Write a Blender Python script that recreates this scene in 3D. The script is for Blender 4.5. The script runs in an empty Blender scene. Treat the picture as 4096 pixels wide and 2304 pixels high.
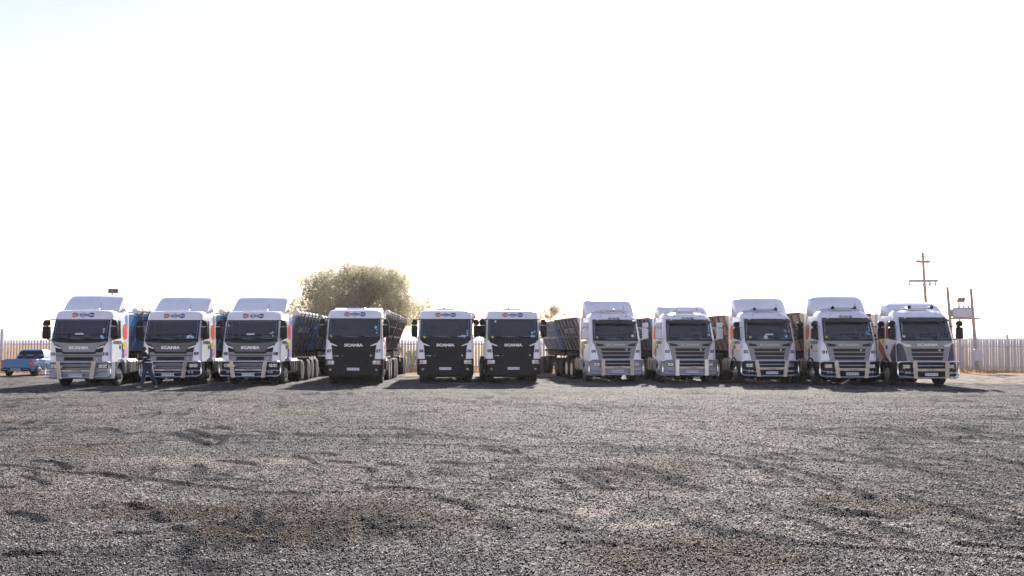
import bpy, bmesh, math, random
import numpy as np
from mathutils import Vector, Matrix, Euler
R = math.radians
random.seed(7)
scene = bpy.context.scene
COL = scene.collection

# ------------------------------------------------------------------ camera
CAM_H = 1.8
PITCH = 3.13
FPX = 35.0/36.0*4096
cam_d = bpy.data.cameras.new('camera'); cam = bpy.data.objects.new('camera', cam_d); COL.objects.link(cam)
cam_d.lens = 35; cam_d.sensor_width = 36; cam_d.clip_end = 8000; cam_d.clip_start = 0.1
cam.location = (0, 0, CAM_H); cam.rotation_euler = (R(90+PITCH), 0, 0)
scene.camera = cam
# ------------------------------------------------------------------ light
SUN_AZ, SUN_EL = 8.0, 28.0
w = bpy.data.worlds.new('World'); scene.world = w; w.use_nodes = True
nt = w.node_tree; bg = nt.nodes['Background']
sky = nt.nodes.new('ShaderNodeTexSky'); sky.sky_type = 'NISHITA'; sky.sun_disc = False
sky.sun_elevation = R(SUN_EL); sky.sun_rotation = R(SUN_AZ)
sky.air_density = 1.0; sky.dust_density = 0.5; sky.ozone_density = 1.0; sky.altitude = 1500
tint = nt.nodes.new('ShaderNodeMix'); tint.data_type = 'RGBA'; tint.blend_type = 'MULTIPLY'; tint.inputs['Factor'].default_value = 1
tint.inputs['B'].default_value = (1.17, 0.85, 0.82, 1)      # dusty, less saturated winter sky
nt.links.new(sky.outputs[0], tint.inputs['A']); nt.links.new(tint.outputs['Result'], bg.inputs[0]); bg.inputs[1].default_value = 0.095
sd = bpy.data.lights.new('sun', 'SUN'); sun = bpy.data.objects.new('sun', sd); COL.objects.link(sun)
sd.energy = 5.0; sd.angle = R(0.5); sd.color = (1.0, 0.95, 0.88)
sdir = Vector((math.sin(R(SUN_AZ))*math.cos(R(SUN_EL)), math.cos(R(SUN_AZ))*math.cos(R(SUN_EL)), math.sin(R(SUN_EL))))
sun.rotation_euler = sdir.to_track_quat('Z', 'Y').to_euler(); sun.location = (20, 60, 40)
scene.view_settings.view_transform = 'Standard'; scene.view_settings.look = 'None'
scene.view_settings.exposure = 1.52; scene.view_settings.gamma = 1
scene.render.engine = 'CYCLES'

# ------------------------------------------------------------------ materials
MATS = {}
def mat(name, col=(0.5, 0.5, 0.5), rough=0.5, metal=0.0, noise=0.0, nscale=8.0, coat=0.0, spec=0.5, bump=0.0, emis=None, dirt=None):
    """principled material, optional object-space noise mottling / dust and bump"""
    if name in MATS: return MATS[name]
    m = bpy.data.materials.new(name); m.use_nodes = True; MATS[name] = m
    n = m.node_tree.nodes; l = m.node_tree.links; p = n['Principled BSDF']
    p.inputs['Base Color'].default_value = (*col, 1); p.inputs['Roughness'].default_value = rough
    p.inputs['Metallic'].default_value = metal; p.inputs['Coat Weight'].default_value = coat
    p.inputs['Specular IOR Level'].default_value = spec
    if emis: p.inputs['Emission Color'].default_value = (*emis[0], 1); p.inputs['Emission Strength'].default_value = emis[1]
    if noise or bump or dirt:
        tc = n.new('ShaderNodeTexCoord'); no = n.new('ShaderNodeTexNoise'); no.inputs['Scale'].default_value = nscale
        no.inputs['Detail'].default_value = 6; no.inputs['Roughness'].default_value = 0.65
        l.new(tc.outputs['Object'], no.inputs['Vector'])
        if noise:
            mr = n.new('ShaderNodeMapRange'); mr.inputs['From Min'].default_value = 0.3; mr.inputs['From Max'].default_value = 0.7
            mr.inputs['To Min'].default_value = 1-noise; mr.inputs['To Max'].default_value = 1+noise*0.4
            mx = n.new('ShaderNodeMix'); mx.data_type = 'RGBA'; mx.blend_type = 'MULTIPLY'; mx.inputs['Factor'].default_value = 1
            mx.inputs['A'].default_value = (*col, 1)
            l.new(no.outputs['Fac'], mr.inputs['Value']); l.new(mr.outputs[0], mx.inputs['B']); out = mx.outputs['Result']
            if dirt:
                n2 = n.new('ShaderNodeTexNoise'); n2.inputs['Scale'].default_value = 2.3; n2.inputs['Detail'].default_value = 8
                l.new(tc.outputs['Object'], n2.inputs['Vector'])
                m2 = n.new('ShaderNodeMapRange'); m2.inputs['From Min'].default_value = 0.45; m2.inputs['From Max'].default_value = 0.75
                m2.inputs['To Max'].default_value = dirt[1]; l.new(n2.outputs['Fac'], m2.inputs['Value'])
                m3 = n.new('ShaderNodeMix'); m3.data_type = 'RGBA'; l.new(m2.outputs[0], m3.inputs['Factor'])
                l.new(out, m3.inputs['A']); m3.inputs['B'].default_value = (*dirt[0], 1); out = m3.outputs['Result']
            l.new(out, p.inputs['Base Color'])
        if bump:
            b = n.new('ShaderNodeBump'); b.inputs['Strength'].default_value = bump; b.inputs['Distance'].default_value = 0.02
            l.new(no.outputs['Fac'], b.inputs['Height']); l.new(b.outputs[0], p.inputs['Normal'])
    return m
DUST = (0.30, 0.25, 0.20)
M_white = mat('white_paint', (0.86, 0.87, 0.89), 0.28, noise=0.06, nscale=3, coat=0.5, dirt=(DUST, 0.12))
M_white2 = mat('white_plastic', (0.74, 0.75, 0.77), 0.4, noise=0.05, nscale=3)
M_black = mat('black_plastic', (0.011, 0.0115, 0.013), 0.45, noise=0.3, nscale=5, spec=.2, dirt=(DUST, 0.02))
M_rubber = mat('rubber', (0.028, 0.026, 0.025), 0.85, noise=0.3, nscale=6, dirt=(DUST, 0.25))
M_seal = mat('black_seal', (0.008, 0.008, 0.009), 0.5, spec=.3)
M_grey = mat('dark_grey_paint', (0.04, 0.042, 0.048), 0.35, noise=0.1, coat=0.3, dirt=(DUST, 0.1))
M_silver = mat('silver_grey_paint', (0.21, 0.215, 0.235), 0.35, metal=0.35, noise=0.08, dirt=(DUST, 0.12))
M_ltgrey = mat('light_grey_paint', (0.38, 0.39, 0.42), 0.4, noise=0.08, dirt=(DUST, 0.15))
M_steel = mat('polished_steel', (0.85, 0.86, 0.88), 0.22, metal=1.0)
M_brush = mat('brushed_steel', (0.30, 0.30, 0.31), 0.25, metal=.9, noise=0.3, nscale=3)
M_alu = mat('aluminium', (0.62, 0.62, 0.62), 0.35, metal=0.9, noise=0.15, nscale=5)
M_chassis = mat('chassis_paint', (0.022, 0.019, 0.017), 0.7, noise=0.3, spec=.3, dirt=(DUST, 0.2))
M_inter = mat('cab_trim', (0.05, 0.052, 0.056), 0.8)
M_seat = mat('seat_fabric', (0.03, 0.03, 0.035), 0.9)
M_hivis = mat('hi_vis_cloth', (0.55, 0.62, 0.05), 0.8)
M_lens = mat('lamp_glass', (0.34, 0.36, 0.38), 0.2, metal=0.6, noise=.5, nscale=14)
M_amber = mat('amber_lens', (0.75, 0.22, 0.02), 0.25)
M_red = mat('red_lens', (0.55, 0.02, 0.02), 0.3)
M_ink = mat('black_vinyl', (0.012, 0.012, 0.016), 0.4)
M_letter = mat('chrome_letter', (0.72, 0.73, 0.76), 0.25, metal=0.2)
M_letterd = mat('dull_chrome_letter', (0.40, 0.41, 0.43), 0.35, metal=0.4)
M_plate = mat('number_plate', (0.72, 0.73, 0.80), 0.4)
M_plink = mat('plate_ink', (0.03, 0.04, 0.13), 0.4)
M_vred = mat('red_vinyl', (0.75, 0.07, 0.04), 0.4)
M_vpink = mat('pink_vinyl', (0.72, 0.36, 0.52), 0.4)
M_vblue = mat('blue_vinyl', (0.04, 0.10, 0.42), 0.4)
M_vlilac = mat('lilac_vinyl', (0.55, 0.45, 0.66), 0.4)
M_yellow = mat('yellow_sign', (0.85, 0.82, 0.03), 0.4)
M_orange = mat('orange_vinyl', (0.80, 0.35, 0.05), 0.4)
M_navy = mat('navy_vinyl', (0.02, 0.025, 0.05), 0.35)
M_rust = mat('red_brown_vinyl', (0.38, 0.06, 0.03), 0.4)
M_sticker = mat('blue_sticker', (0.35, 0.60, 0.78), 0.5)
M_stickerw = mat('white_sticker', (0.7, 0.74, 0.76), 0.5)
M_visor = mat('smoked_visor', (0.03, 0.024, 0.02), 0.25)
M_tarp = mat('tarp_canvas', (0.50, 0.46, 0.42), 0.85, noise=0.3, nscale=6, bump=0.6)
M_strap = mat('tarp_strap', (0.09, 0.07, 0.06), 0.9)

def glass(name, tint, fac=0.55):
    m = bpy.data.materials.new(name); m.use_nodes = True; n = m.node_tree.nodes; l = m.node_tree.links
    n.remove(n['Principled BSDF']); o = n['Material Output']
    t = n.new('ShaderNodeBsdfTransparent'); t.inputs[0].default_value = (*tint, 1)
    g = n.new('ShaderNodeBsdfGlossy'); g.inputs['Roughness'].default_value = 0.03
    d = n.new('ShaderNodeBsdfDiffuse'); d.inputs[0].default_value = (0.30, 0.31, 0.32, 1)
    f = n.new('ShaderNodeFresnel'); f.inputs[0].default_value = 1.75
    mx = n.new('ShaderNodeMixShader'); md = n.new('ShaderNodeMixShader'); md.inputs[0].default_value = fac
    l.new(t.outputs[0], md.inputs[1]); l.new(d.outputs[0], md.inputs[2])
    l.new(f.outputs[0], mx.inputs[0]); l.new(md.outputs[0], mx.inputs[1]); l.new(g.outputs[0], mx.inputs[2])
    l.new(mx.outputs[0], o.inputs[0]); return m
M_glass = glass('windscreen_glass', (0.42, 0.50, 0.55), 0.10)
M_sglass = glass('side_glass', (0.40, 0.45, 0.46), 0.10)

# ------------------------------------------------------------------ mesh helpers
class MB:
    def __init__(s): s.v = []; s.f = []
    def add(s, vs, fs):
        o = len(s.v); s.v += [tuple(v) for v in vs]; s.f += [tuple(i+o for i in f) for f in fs]; return s
    def box(s, x0, x1, y0, y1, z0, z1, b=0.0):
        if b <= 0:
            vs = [(x, y, z) for z in (z0, z1) for (x, y) in ((x0, y0), (x1, y0), (x1, y1), (x0, y1))]
            return s.add(vs, [(3, 2, 1, 0), (4, 5, 6, 7), (0, 1, 5, 4), (1, 2, 6, 5), (2, 3, 7, 6), (3, 0, 4, 7)])
        def ring(z, k):
            a = b*k
            return [(x0+a+b, y0+a, z), (x1-a-b, y0+a, z), (x1-a, y0+a+b, z), (x1-a, y1-a-b, z), (x1-a-b, y1-a, z), (x0+a+b, y1-a, z), (x0+a, y1-a-b, z), (x0+a, y0+a+b, z)]
        return s.loft([ring(z0, 1), ring(z0+b, 0), ring(z1-b, 0), ring(z1, 1)], True)
    def loft(s, rings, cap=True, closed=True):
        n = len(rings[0]); o = len(s.v)
        for r in rings: s.v += [tuple(p) for p in r]
        for i in range(len(rings)-1):
            for j in range(n if closed else n-1):
                a = o+i*n+j; b_ = o+i*n+(j+1) % n
                s.f.append((a, b_, b_+n, a+n))
        if cap: s.f.append(tuple(o+j for j in reversed(range(n)))); s.f.append(tuple(o+(len(rings)-1)*n+j for j in range(n)))
        return s
    def tube(s, pts, r, n=8, closed=False):
        pts = [Vector(p) for p in pts]; N = len(pts); rings = []
        rr = r if isinstance(r, (list, tuple)) else [r]*N
        prev = None
        for i, p in enumerate(pts):
            if closed: d = pts[(i+1) % N]-pts[i-1]
            else: d = pts[min(i+1, N-1)]-pts[max(i-1, 0)]
            d.normalize()
            if prev is None:
                up = Vector((0, 0, 1)) if abs(d.z) < .9 else Vector((1, 0, 0)); u = d.cross(up).normalized()
            else:
                u = (prev-d*prev.dot(d)).normalized()
            prev = u; v = d.cross(u)
            rings.append([p+(u*math.cos(2*math.pi*k/n)+v*math.sin(2*math.pi*k/n))*rr[i] for k in range(n)])
        if closed: rings.append(rings[0]); s.loft(rings, False)
        else: s.loft(rings, True)
        return s
    def lathe(s, prof, c, axis='x', n=28):
        """prof: (r, a) pairs along the axis"""
        rings = []
        for (r, a) in prof:
            ring = []
            for k in range(n):
                t = 2*math.pi*k/n; u = r*math.cos(t); v = r*math.sin(t)
                ring.append({'x': (c[0]+a, c[1]+u, c[2]+v), 'y': (c[0]+u, c[1]+a, c[2]+v), 'z': (c[0]+u, c[1]+v, c[2]+a)}[axis])
            rings.append(ring)
        return s.loft(rings, True)
    def panel(s, poly, mp, off=0.01, thick=0.02, xs=None, zs=None):
        """2D polygon laid on a surface mp(u, v, d); off = proud of it; a thin slab with edges"""
        bm = bmesh.new(); vv = [bm.verts.new((p[0], 0, p[1])) for p in poly]; bm.faces.new(vv)
        u0 = min(p[0] for p in poly); u1 = max(p[0] for p in poly); v0 = min(p[1] for p in poly); v1 = max(p[1] for p in poly)
        for x in (XG if xs is None else xs):
            if u0 < x < u1: bmesh.ops.bisect_plane(bm, geom=bm.verts[:]+bm.edges[:]+bm.faces[:], plane_co=(x, 0, 0), plane_no=(1, 0, 0))
        for z in (ZG if zs is None else zs):
            if v0 < z < v1: bmesh.ops.bisect_plane(bm, geom=bm.verts[:]+bm.edges[:]+bm.faces[:], plane_co=(0, 0, z), plane_no=(0, 0, 1))
        bm.verts.index_update(); o = len(s.v); n = len(bm.verts)
        for v in bm.verts: s.v.append(tuple(mp(v.co.x, v.co.z, off)))
        for v in bm.verts: s.v.append(tuple(mp(v.co.x, v.co.z, off-thick)))
        for f in bm.faces: s.f.append(tuple(o+v.index for v in f.verts))
        for e in bm.edges:
            if len(e.link_faces) == 1:
                a, b_ = e.verts[0].index, e.verts[1].index; s.f.append((o+a, o+b_, o+n+b_, o+n+a))
        bm.free(); return s
    def text(s, body, mp, cu, cv, W, H, flip=1, d=0.012, ext=0.0, off=0.0):
        if 'M' in body or 'W' in body:      # bold by a second, slightly shifted layer (a wide offset crosses itself in these letters)
            vs, fs = text_geo(body, ext > 0, 0.0); sh = .03*H*min(1, off/.012)
            if sh > 0: s.add([mp(cu+sh+flip*(x-0.5)*W, cv+(y-0.5)*H, d+.0012+(ext if z > 0 else 0)) for x, y, z in vs], fs); cu -= sh; s.add([mp(cu+flip*(x-0.5)*W, cv+.6*sh+(y-0.5)*H, d-.0012+(ext if z > 0 else 0)) for x, y, z in vs], fs)
            s.add([mp(cu+flip*(x-0.5)*W, cv+(y-0.5)*H, d+(ext if z > 0 else 0)) for x, y, z in vs], fs); return s
        vs, fs = text_geo(body, ext > 0, off)
        s.add([mp(cu+flip*(x-0.5)*W, cv+(y-0.5)*H, d+(ext if z > 0 else 0)) for x, y, z in vs], fs); return s
    def build(s, name, m, parent=None, smooth=35, **kw):
        me = bpy.data.meshes.new(name); me.from_pydata(s.v, [], s.f)
        bm = bmesh.new(); bm.from_mesh(me); bmesh.ops.recalc_face_normals(bm, faces=bm.faces); bm.to_mesh(me); bm.free()
        for mm in (m if isinstance(m, (list, tuple)) else [m]): me.materials.append(mm)
        if smooth:
            me.polygons.foreach_set('use_smooth', [True]*len(me.polygons)); me.set_sharp_from_angle(angle=R(smooth))
        o = bpy.data.objects.new(name, me); COL.objects.link(o)
        if parent: o.parent = parent
        for k, v in kw.items(): o[k] = v
        return o
XG = [-1.22+0.04*i for i in range(10)]+[-0.7, -0.5, -0.3, -0.1, 0.1, 0.3, 0.5, 0.7]+[1.22-0.04*i for i in range(10)]
ZG = [0.3+0.06*i for i in range(50)]
TXT = {}
def text_geo(body, ext, off):
    key = (body, ext, off)
    if key not in TXT:
        cu = bpy.data.curves.new('t', 'FONT'); cu.body = body; cu.offset = off; cu.resolution_u = 2
        if ext: cu.extrude = 0.05
        o = bpy.data.objects.new('t', cu); COL.objects.link(o)
        dg = bpy.context.evaluated_depsgraph_get(); dg.update(); me = o.evaluated_get(dg).to_mesh()
        V = [v.co.copy() for v in me.vertices]; F = [tuple(p.vertices) for p in me.polygons]
        o.evaluated_get(dg).to_mesh_clear(); bpy.data.objects.remove(o); bpy.data.curves.remove(cu)
        x0 = min(v.x for v in V); x1 = max(v.x for v in V); y0 = min(v.y for v in V); y1 = max(v.y for v in V)
        TXT[key] = ([((v.x-x0)/(x1-x0), (v.y-y0)/(y1-y0), v.z) for v in V], F)
    return TXT[key]
def empty(name, loc, rz=0, label=None, cat=None, group=None):
    o = bpy.data.objects.new(name, None); COL.objects.link(o); o.location = loc; o.rotation_euler = (0, 0, rz)
    o.empty_display_size = 0.3
    tag(o, label, cat, group); return o
def tag(o, label=None, cat=None, group=None, kind=None):
    if label: o['label'] = label
    if cat: o['category'] = cat
    if group: o['group'] = group
    if kind: o['kind'] = kind
    return o
def part(name, key, fn, m, parent, cache={}):
    """a part that shares its mesh with the same part on other things"""
    if key not in cache:
        o = fn().build(name, m, parent); cache[key] = o.data; return o
    o = bpy.data.objects.new(name, cache[key]); COL.objects.link(o); o.parent = parent; return o
def disc(cx, cz, rx, rz, n=24, a0=0, a1=360):
    return [(cx+rx*math.cos(R(a0+(a1-a0)*i/n)), cz+rz*math.sin(R(a0+(a1-a0)*i/n))) for i in range(n if a1-a0 >= 360 else n+1)]
def pix(px, py):
    """the ground point (z=0) that a spot of the photo shows"""
    d = Vector((px-2048, FPX*math.cos(R(PITCH))-(1152-py)*math.sin(R(PITCH)), FPX*math.sin(R(PITCH))+(1152-py)*math.cos(R(PITCH))))
    k = -CAM_H/d.z; return (d.x*k, d.y*k)
def atD(px, D, py=1370):
    return (px-2048)/FPX*D

# ------------------------------------------------------------------ ground
def vnoise(x, y, seed):
    xi = np.floor(x).astype(np.int64); yi = np.floor(y).astype(np.int64); fx = x-xi; fy = y-yi
    fx = fx*fx*fx*(fx*(fx*6-15)+10); fy = fy*fy*fy*(fy*(fy*6-15)+10)
    def h(a, b):
        n = (a*374761393+b*668265263+seed*974711) & 0xffffffff
        n = ((n ^ (n >> 13))*1274126177) & 0xffffffff; n = (n ^ (n >> 16)) & 0xffff
        return n/65535.0
    a = h(xi, yi); b = h(xi+1, yi); c = h(xi, yi+1); d = h(xi+1, yi+1)
    return (a*(1-fx)+b*fx)*(1-fy)+(c*(1-fx)+d*fx)*fy-0.5
def P6(u, v): return pix(2048+u*.795, 1500+v*.795)
def P5(u, v): return pix(u*.795, 1500+v*.795)
RUTS = [([P6(950, 390), P6(1150, 412), P6(1390, 465), P6(1500, 500), P6(1620, 545), P6(1790, 612)], .055, .10),
        ([P6(1030, 425), P6(1190, 455), P6(1300, 485), P6(1460, 540)], .035, .08),
        ([P6(1250, 470), P6(1400, 490), P6(1560, 500), P6(1800, 530), P6(2060, 545), P6(2250, 556)], .025, .07),
        ([P6(1560, 365), P6(1750, 410), P6(1900, 445), P6(2060, 480), P6(2250, 510)], .035, .09),
        ([P6(300, 490), P6(380, 530), P6(470, 585)], .05, .10), ([P6(220, 540), P6(300, 585)], .04, .09),
        ([P6(360, 480), P6(420, 500), P6(480, 540)], .04, .10), ([P6(480, 465), P6(560, 480), P6(640, 530)], .05, .12),
        ([P6(620, 455), P6(720, 490), P6(830, 548), P6(940, 565)], .05, .12), ([P6(700, 470), P6(800, 500), P6(880, 525)], .045, .10),
        ([P6(70, 410), P6(130, 435)], .04, .08), ([P6(250, 340), P6(430, 345), P6(640, 368)], .03, .12), ([P6(60, 295), P6(190, 318)], .03, .1),
        ([P6(1500, 650), P6(1640, 695), P6(1800, 700)], .04, .12), ([P6(900, 735), P6(1010, 750)], .035, .1),
        ([P6(2230, 280), P6(2400, 300), P6(2576, 315)], .05, .25), ([P6(1850, 285), P6(2000, 290)], .04, .2),
        ([P6(2440, 420), P6(2576, 440)], .04, .12), ([P6(1640, 822), P6(1720, 825)], .03, .07), ([P6(280, 765), P6(340, 775)], .05, .1),
        ([P6(860, 435), P6(1000, 455), P6(1180, 470)], .03, .08), ([P6(2000, 620), P6(2200, 680), P6(2400, 740)], .03, .1),
        ([P5(890, 295), P5(960, 318), P5(1050, 345)], .06, .14), ([P5(950, 278), P5(1030, 300), P5(1140, 325)], .06, .14),
        ([P5(1040, 345), P5(1090, 350), P5(1140, 325)], .04, .1), ([P5(1100, 265), P5(1160, 272)], .05, .12), ([P5(1020, 262), P5(1060, 275)], .05, .12),
        ([P5(600, 300), P5(720, 280)], .03, .12), ([P5(440, 355), P5(520, 340)], .03, .1), ([P5(40, 275), P5(200, 265)], .03, .25),
        ([P5(1300, 400), P5(1400, 410)], .03, .08), ([P5(1490, 405), P5(1550, 418)], .045, .09), ([P5(1640, 425), P5(1790, 432)], .04, .07),
        ([P5(1620, 395), P5(1680, 405)], .04, .08), ([P5(1930, 440), P5(2040, 460)], .045, .09), ([P5(2200, 625), P5(2370, 675)], .04, .07),
        ([P5(120, 505), P5(250, 550)], .035, .07), ([P5(670, 645), P5(740, 665)], .05, .09), ([P5(780, 695), P5(830, 720)], .05, .09),
        ([P5(890, 755), P5(940, 785)], .04, .09), ([P5(1960, 262), P5(2200, 290), P5(2520, 330)], .03, .12), ([P5(2400, 365), P5(2560, 385)], .045, .10),
        ([P5(990, 455), P5(1025, 460)], .05, .08), ([P5(1040, 735), P5(1120, 745), P5(1200, 715)], .03, .1), ([P5(80, 900), P5(160, 895), P5(250, 890)], .045, .12),
        ([P5(1500, 290), P5(1600, 300)], .04, .12), ([P5(1420, 335), P5(1480, 338)], .04, .1), ([P5(1810, 320), P5(1850, 325)], .04, .1),
        ([P5(2050, 490), P5(2080, 520)], .03, .06), ([P5(1300, 680), P5(1310, 730)], .04, .08), ([P5(1850, 730), P5(1880, 755)], .05, .1),
        ([P5(1270, 92), P5(1400, 105), P5(1430, 125), P5(1380, 150)], .012, .12), ([P5(1600, 95), P5(1700, 105), P5(1600, 140), P5(1400, 160)], .012, .12),
        ([P5(0, 560), P5(50, 560)], .04, .1), ([P5(2480, 520), P5(2576, 550)], .04, .09), ([P5(2500, 425), P5(2576, 445)], .04, .08)]
rr = random.Random(5)
for k in range(44):      # long faint wheel tracks all over the yard
    x0 = rr.uniform(-16, 16); y0 = rr.uniform(9, 30); a = rr.uniform(-0.5, 0.25); pts = []
    for j in range(7):
        pts.append((x0, y0)); x0 += math.cos(a)*rr.uniform(.7, 1.2); y0 += math.sin(a)*1.0; a += rr.uniform(-.12, .12)
    RUTS.append((pts, rr.uniform(.015, .032), rr.uniform(.06, .13)))
for k in range(90):      # short scuffs where wheels turned on the spot
    y0 = 9*math.exp(rr.random()*1.25); x0 = rr.uniform(-.5, .5)*y0*1.0; a = rr.uniform(-1.15, -.25) if rr.random() < .7 else rr.uniform(-.2, .3); L = rr.uniform(.12, .45)*(y0/9)**.6
    RUTS.append(([(x0, y0), (x0+math.cos(a)*L, y0+math.sin(a)*L), (x0+math.cos(a-.2)*2*L, y0+math.sin(a-.2)*2*L)], rr.uniform(.02, .045), rr.uniform(.05, .11)))
def ground_height(X, Y, scuff=None):
    Z = vnoise(X/3.1, Y/3.1, 1)*.05+vnoise(X/.9+7, Y/.6, 2)*.045+vnoise(X/.33, Y/.25+3, 3)*.030+vnoise(X/.12, Y/.12, 4)*.010
    m1 = np.clip(vnoise(X/2.2+9, Y/1.4, 8)*2.2, 0, 1)
    Z += m1*np.abs(vnoise(X/.45+Y/1.1, Y/.22, 9))*.05
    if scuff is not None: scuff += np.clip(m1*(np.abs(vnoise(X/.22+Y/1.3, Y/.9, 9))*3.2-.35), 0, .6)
    for pts, h, wd in RUTS:
        p = np.array(pts); wd = wd*(0.72 if h > .034 else .6)
        msk = (X > p[:, 0].min()-4*wd) & (X < p[:, 0].max()+4*wd) & (Y > p[:, 1].min()-4*wd) & (Y < p[:, 1].max()+4*wd)
        if not msk.any(): continue
        x = X[msk]; y = Y[msk]; best = np.full(x.shape, 1e9); side = np.zeros(x.shape)
        for i in range(len(p)-1):
            a = p[i]; b = p[i+1]; d = b-a; L = (d**2).sum()
            t = np.clip(((x-a[0])*d[0]+(y-a[1])*d[1])/L, 0, 1); dx = x-a[0]-t*d[0]; dy = y-a[1]-t*d[1]
            dd = np.sqrt(dx*dx+dy*dy); s = np.sign(dy); side = np.where(dd < best, s, side); best = np.minimum(best, dd)
        best = np.maximum(0, best+vnoise(x/.2, y/.2, 11)*wd*.5)
        q = side*best
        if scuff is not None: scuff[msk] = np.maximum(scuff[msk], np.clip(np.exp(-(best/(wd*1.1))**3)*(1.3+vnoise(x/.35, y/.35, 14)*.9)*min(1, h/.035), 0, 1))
        h = h*.45; Z[msk] += h*np.exp(-((q)/wd)**2)*(0.85+vnoise(x/.3, y/.3, 12)*.6)-h*.5*np.exp(-((q+wd*1.5)/wd)**2)
    fade = np.clip((60-Y)/12, 0, 1)*np.clip((Y-2)/2, 0, 1)
    return Z*fade
def make_ground():
    Ds = [-300, -100, -50, -25, -12, -6, -3, 0, 2, 3.5]; d = 4.5
    while d < 62: Ds.append(d); d *= 1.0042
    while d < 1500: Ds.append(d); d *= 1.12
    NC = 640; rows = []
    for D in Ds:
        wi = 0.62*max(D, 4)+3 if D < 70 else 0.62*70+3+(D-70)*.4
        inner = np.linspace(-1, 1, NC)*wi
        o = np.array([wi+4, wi+30, wi+120, wi+400, 1000+wi])
        rows.append(np.concatenate([-o[::-1], inner, o]))
    X = np.array(rows); Y = np.array(Ds)[:, None]*np.ones_like(X)
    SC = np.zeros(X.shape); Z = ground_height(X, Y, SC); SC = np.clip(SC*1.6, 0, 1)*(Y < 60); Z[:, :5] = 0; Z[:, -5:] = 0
    nr, nc = X.shape; V = np.stack([X, Y, Z], -1).reshape(-1, 3).astype(np.float32)
    i = np.arange(nr-1)[:, None]*nc+np.arange(nc-1)[None]; i = i.ravel()
    F = np.stack([i, i+1, i+nc+1, i+nc], -1).astype(np.int32)
    me = bpy.data.meshes.new('ground'); me.vertices.add(len(V)); me.vertices.foreach_set('co', V.ravel())
    me.loops.add(F.size); me.loops.foreach_set('vertex_index', F.ravel()); me.polygons.add(len(F))
    me.polygons.foreach_set('loop_start', np.arange(len(F), dtype=np.int32)*4)
    me.polygons.foreach_set('use_smooth', np.ones(len(F), dtype=bool))
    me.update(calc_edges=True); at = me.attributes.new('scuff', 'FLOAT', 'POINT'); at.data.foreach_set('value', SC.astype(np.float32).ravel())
    o = bpy.data.objects.new('ground', me); COL.objects.link(o); return tag(o, kind='structure')
def node_kit(n, l):
    g = n.new('ShaderNodeNewGeometry'); pos = g.outputs['Position']
    def noise(sc, det=4, ro=.6, off=0):
        t = n.new('ShaderNodeTexNoise'); t.inputs['Scale'].default_value = sc; t.inputs['Detail'].default_value = det; t.inputs['Roughness'].default_value = ro
        if off:
            mp = n.new('ShaderNodeMapping'); mp.inputs['Location'].default_value = (off, off*.7, 0); l.new(pos, mp.inputs[0]); l.new(mp.outputs[0], t.inputs['Vector'])
        else: l.new(pos, t.inputs['Vector'])
        return t.outputs['Fac']
    def mr(v, a, b, c=0., d=1.):
        t = n.new('ShaderNodeMapRange'); t.inputs['From Min'].default_value = a; t.inputs['From Max'].default_value = b
        t.inputs['To Min'].default_value = c; t.inputs['To Max'].default_value = d; l.new(v, t.inputs['Value']); return t.outputs[0]
    def mix(f, a, b, bt='MIX'):
        t = n.new('ShaderNodeMix'); t.data_type = 'RGBA'; t.blend_type = bt
        for k, s in (('Factor', f), ('A', a), ('B', b)):
            if isinstance(s, (tuple, float, int)): t.inputs[k].default_value = s if k == 'Factor' else (*s, 1)
            else: l.new(s, t.inputs[k])
        return t.outputs['Result']
    def math_(op, a, b=None):
        t = n.new('ShaderNodeMath'); t.operation = op
        for i, s in enumerate((a, b)):
            if s is None: continue
            if isinstance(s, (int, float)): t.inputs[i].default_value = s
            else: l.new(s, t.inputs[i])
        return t.outputs[0]
    return pos, noise, mr, mix, math_
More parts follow.
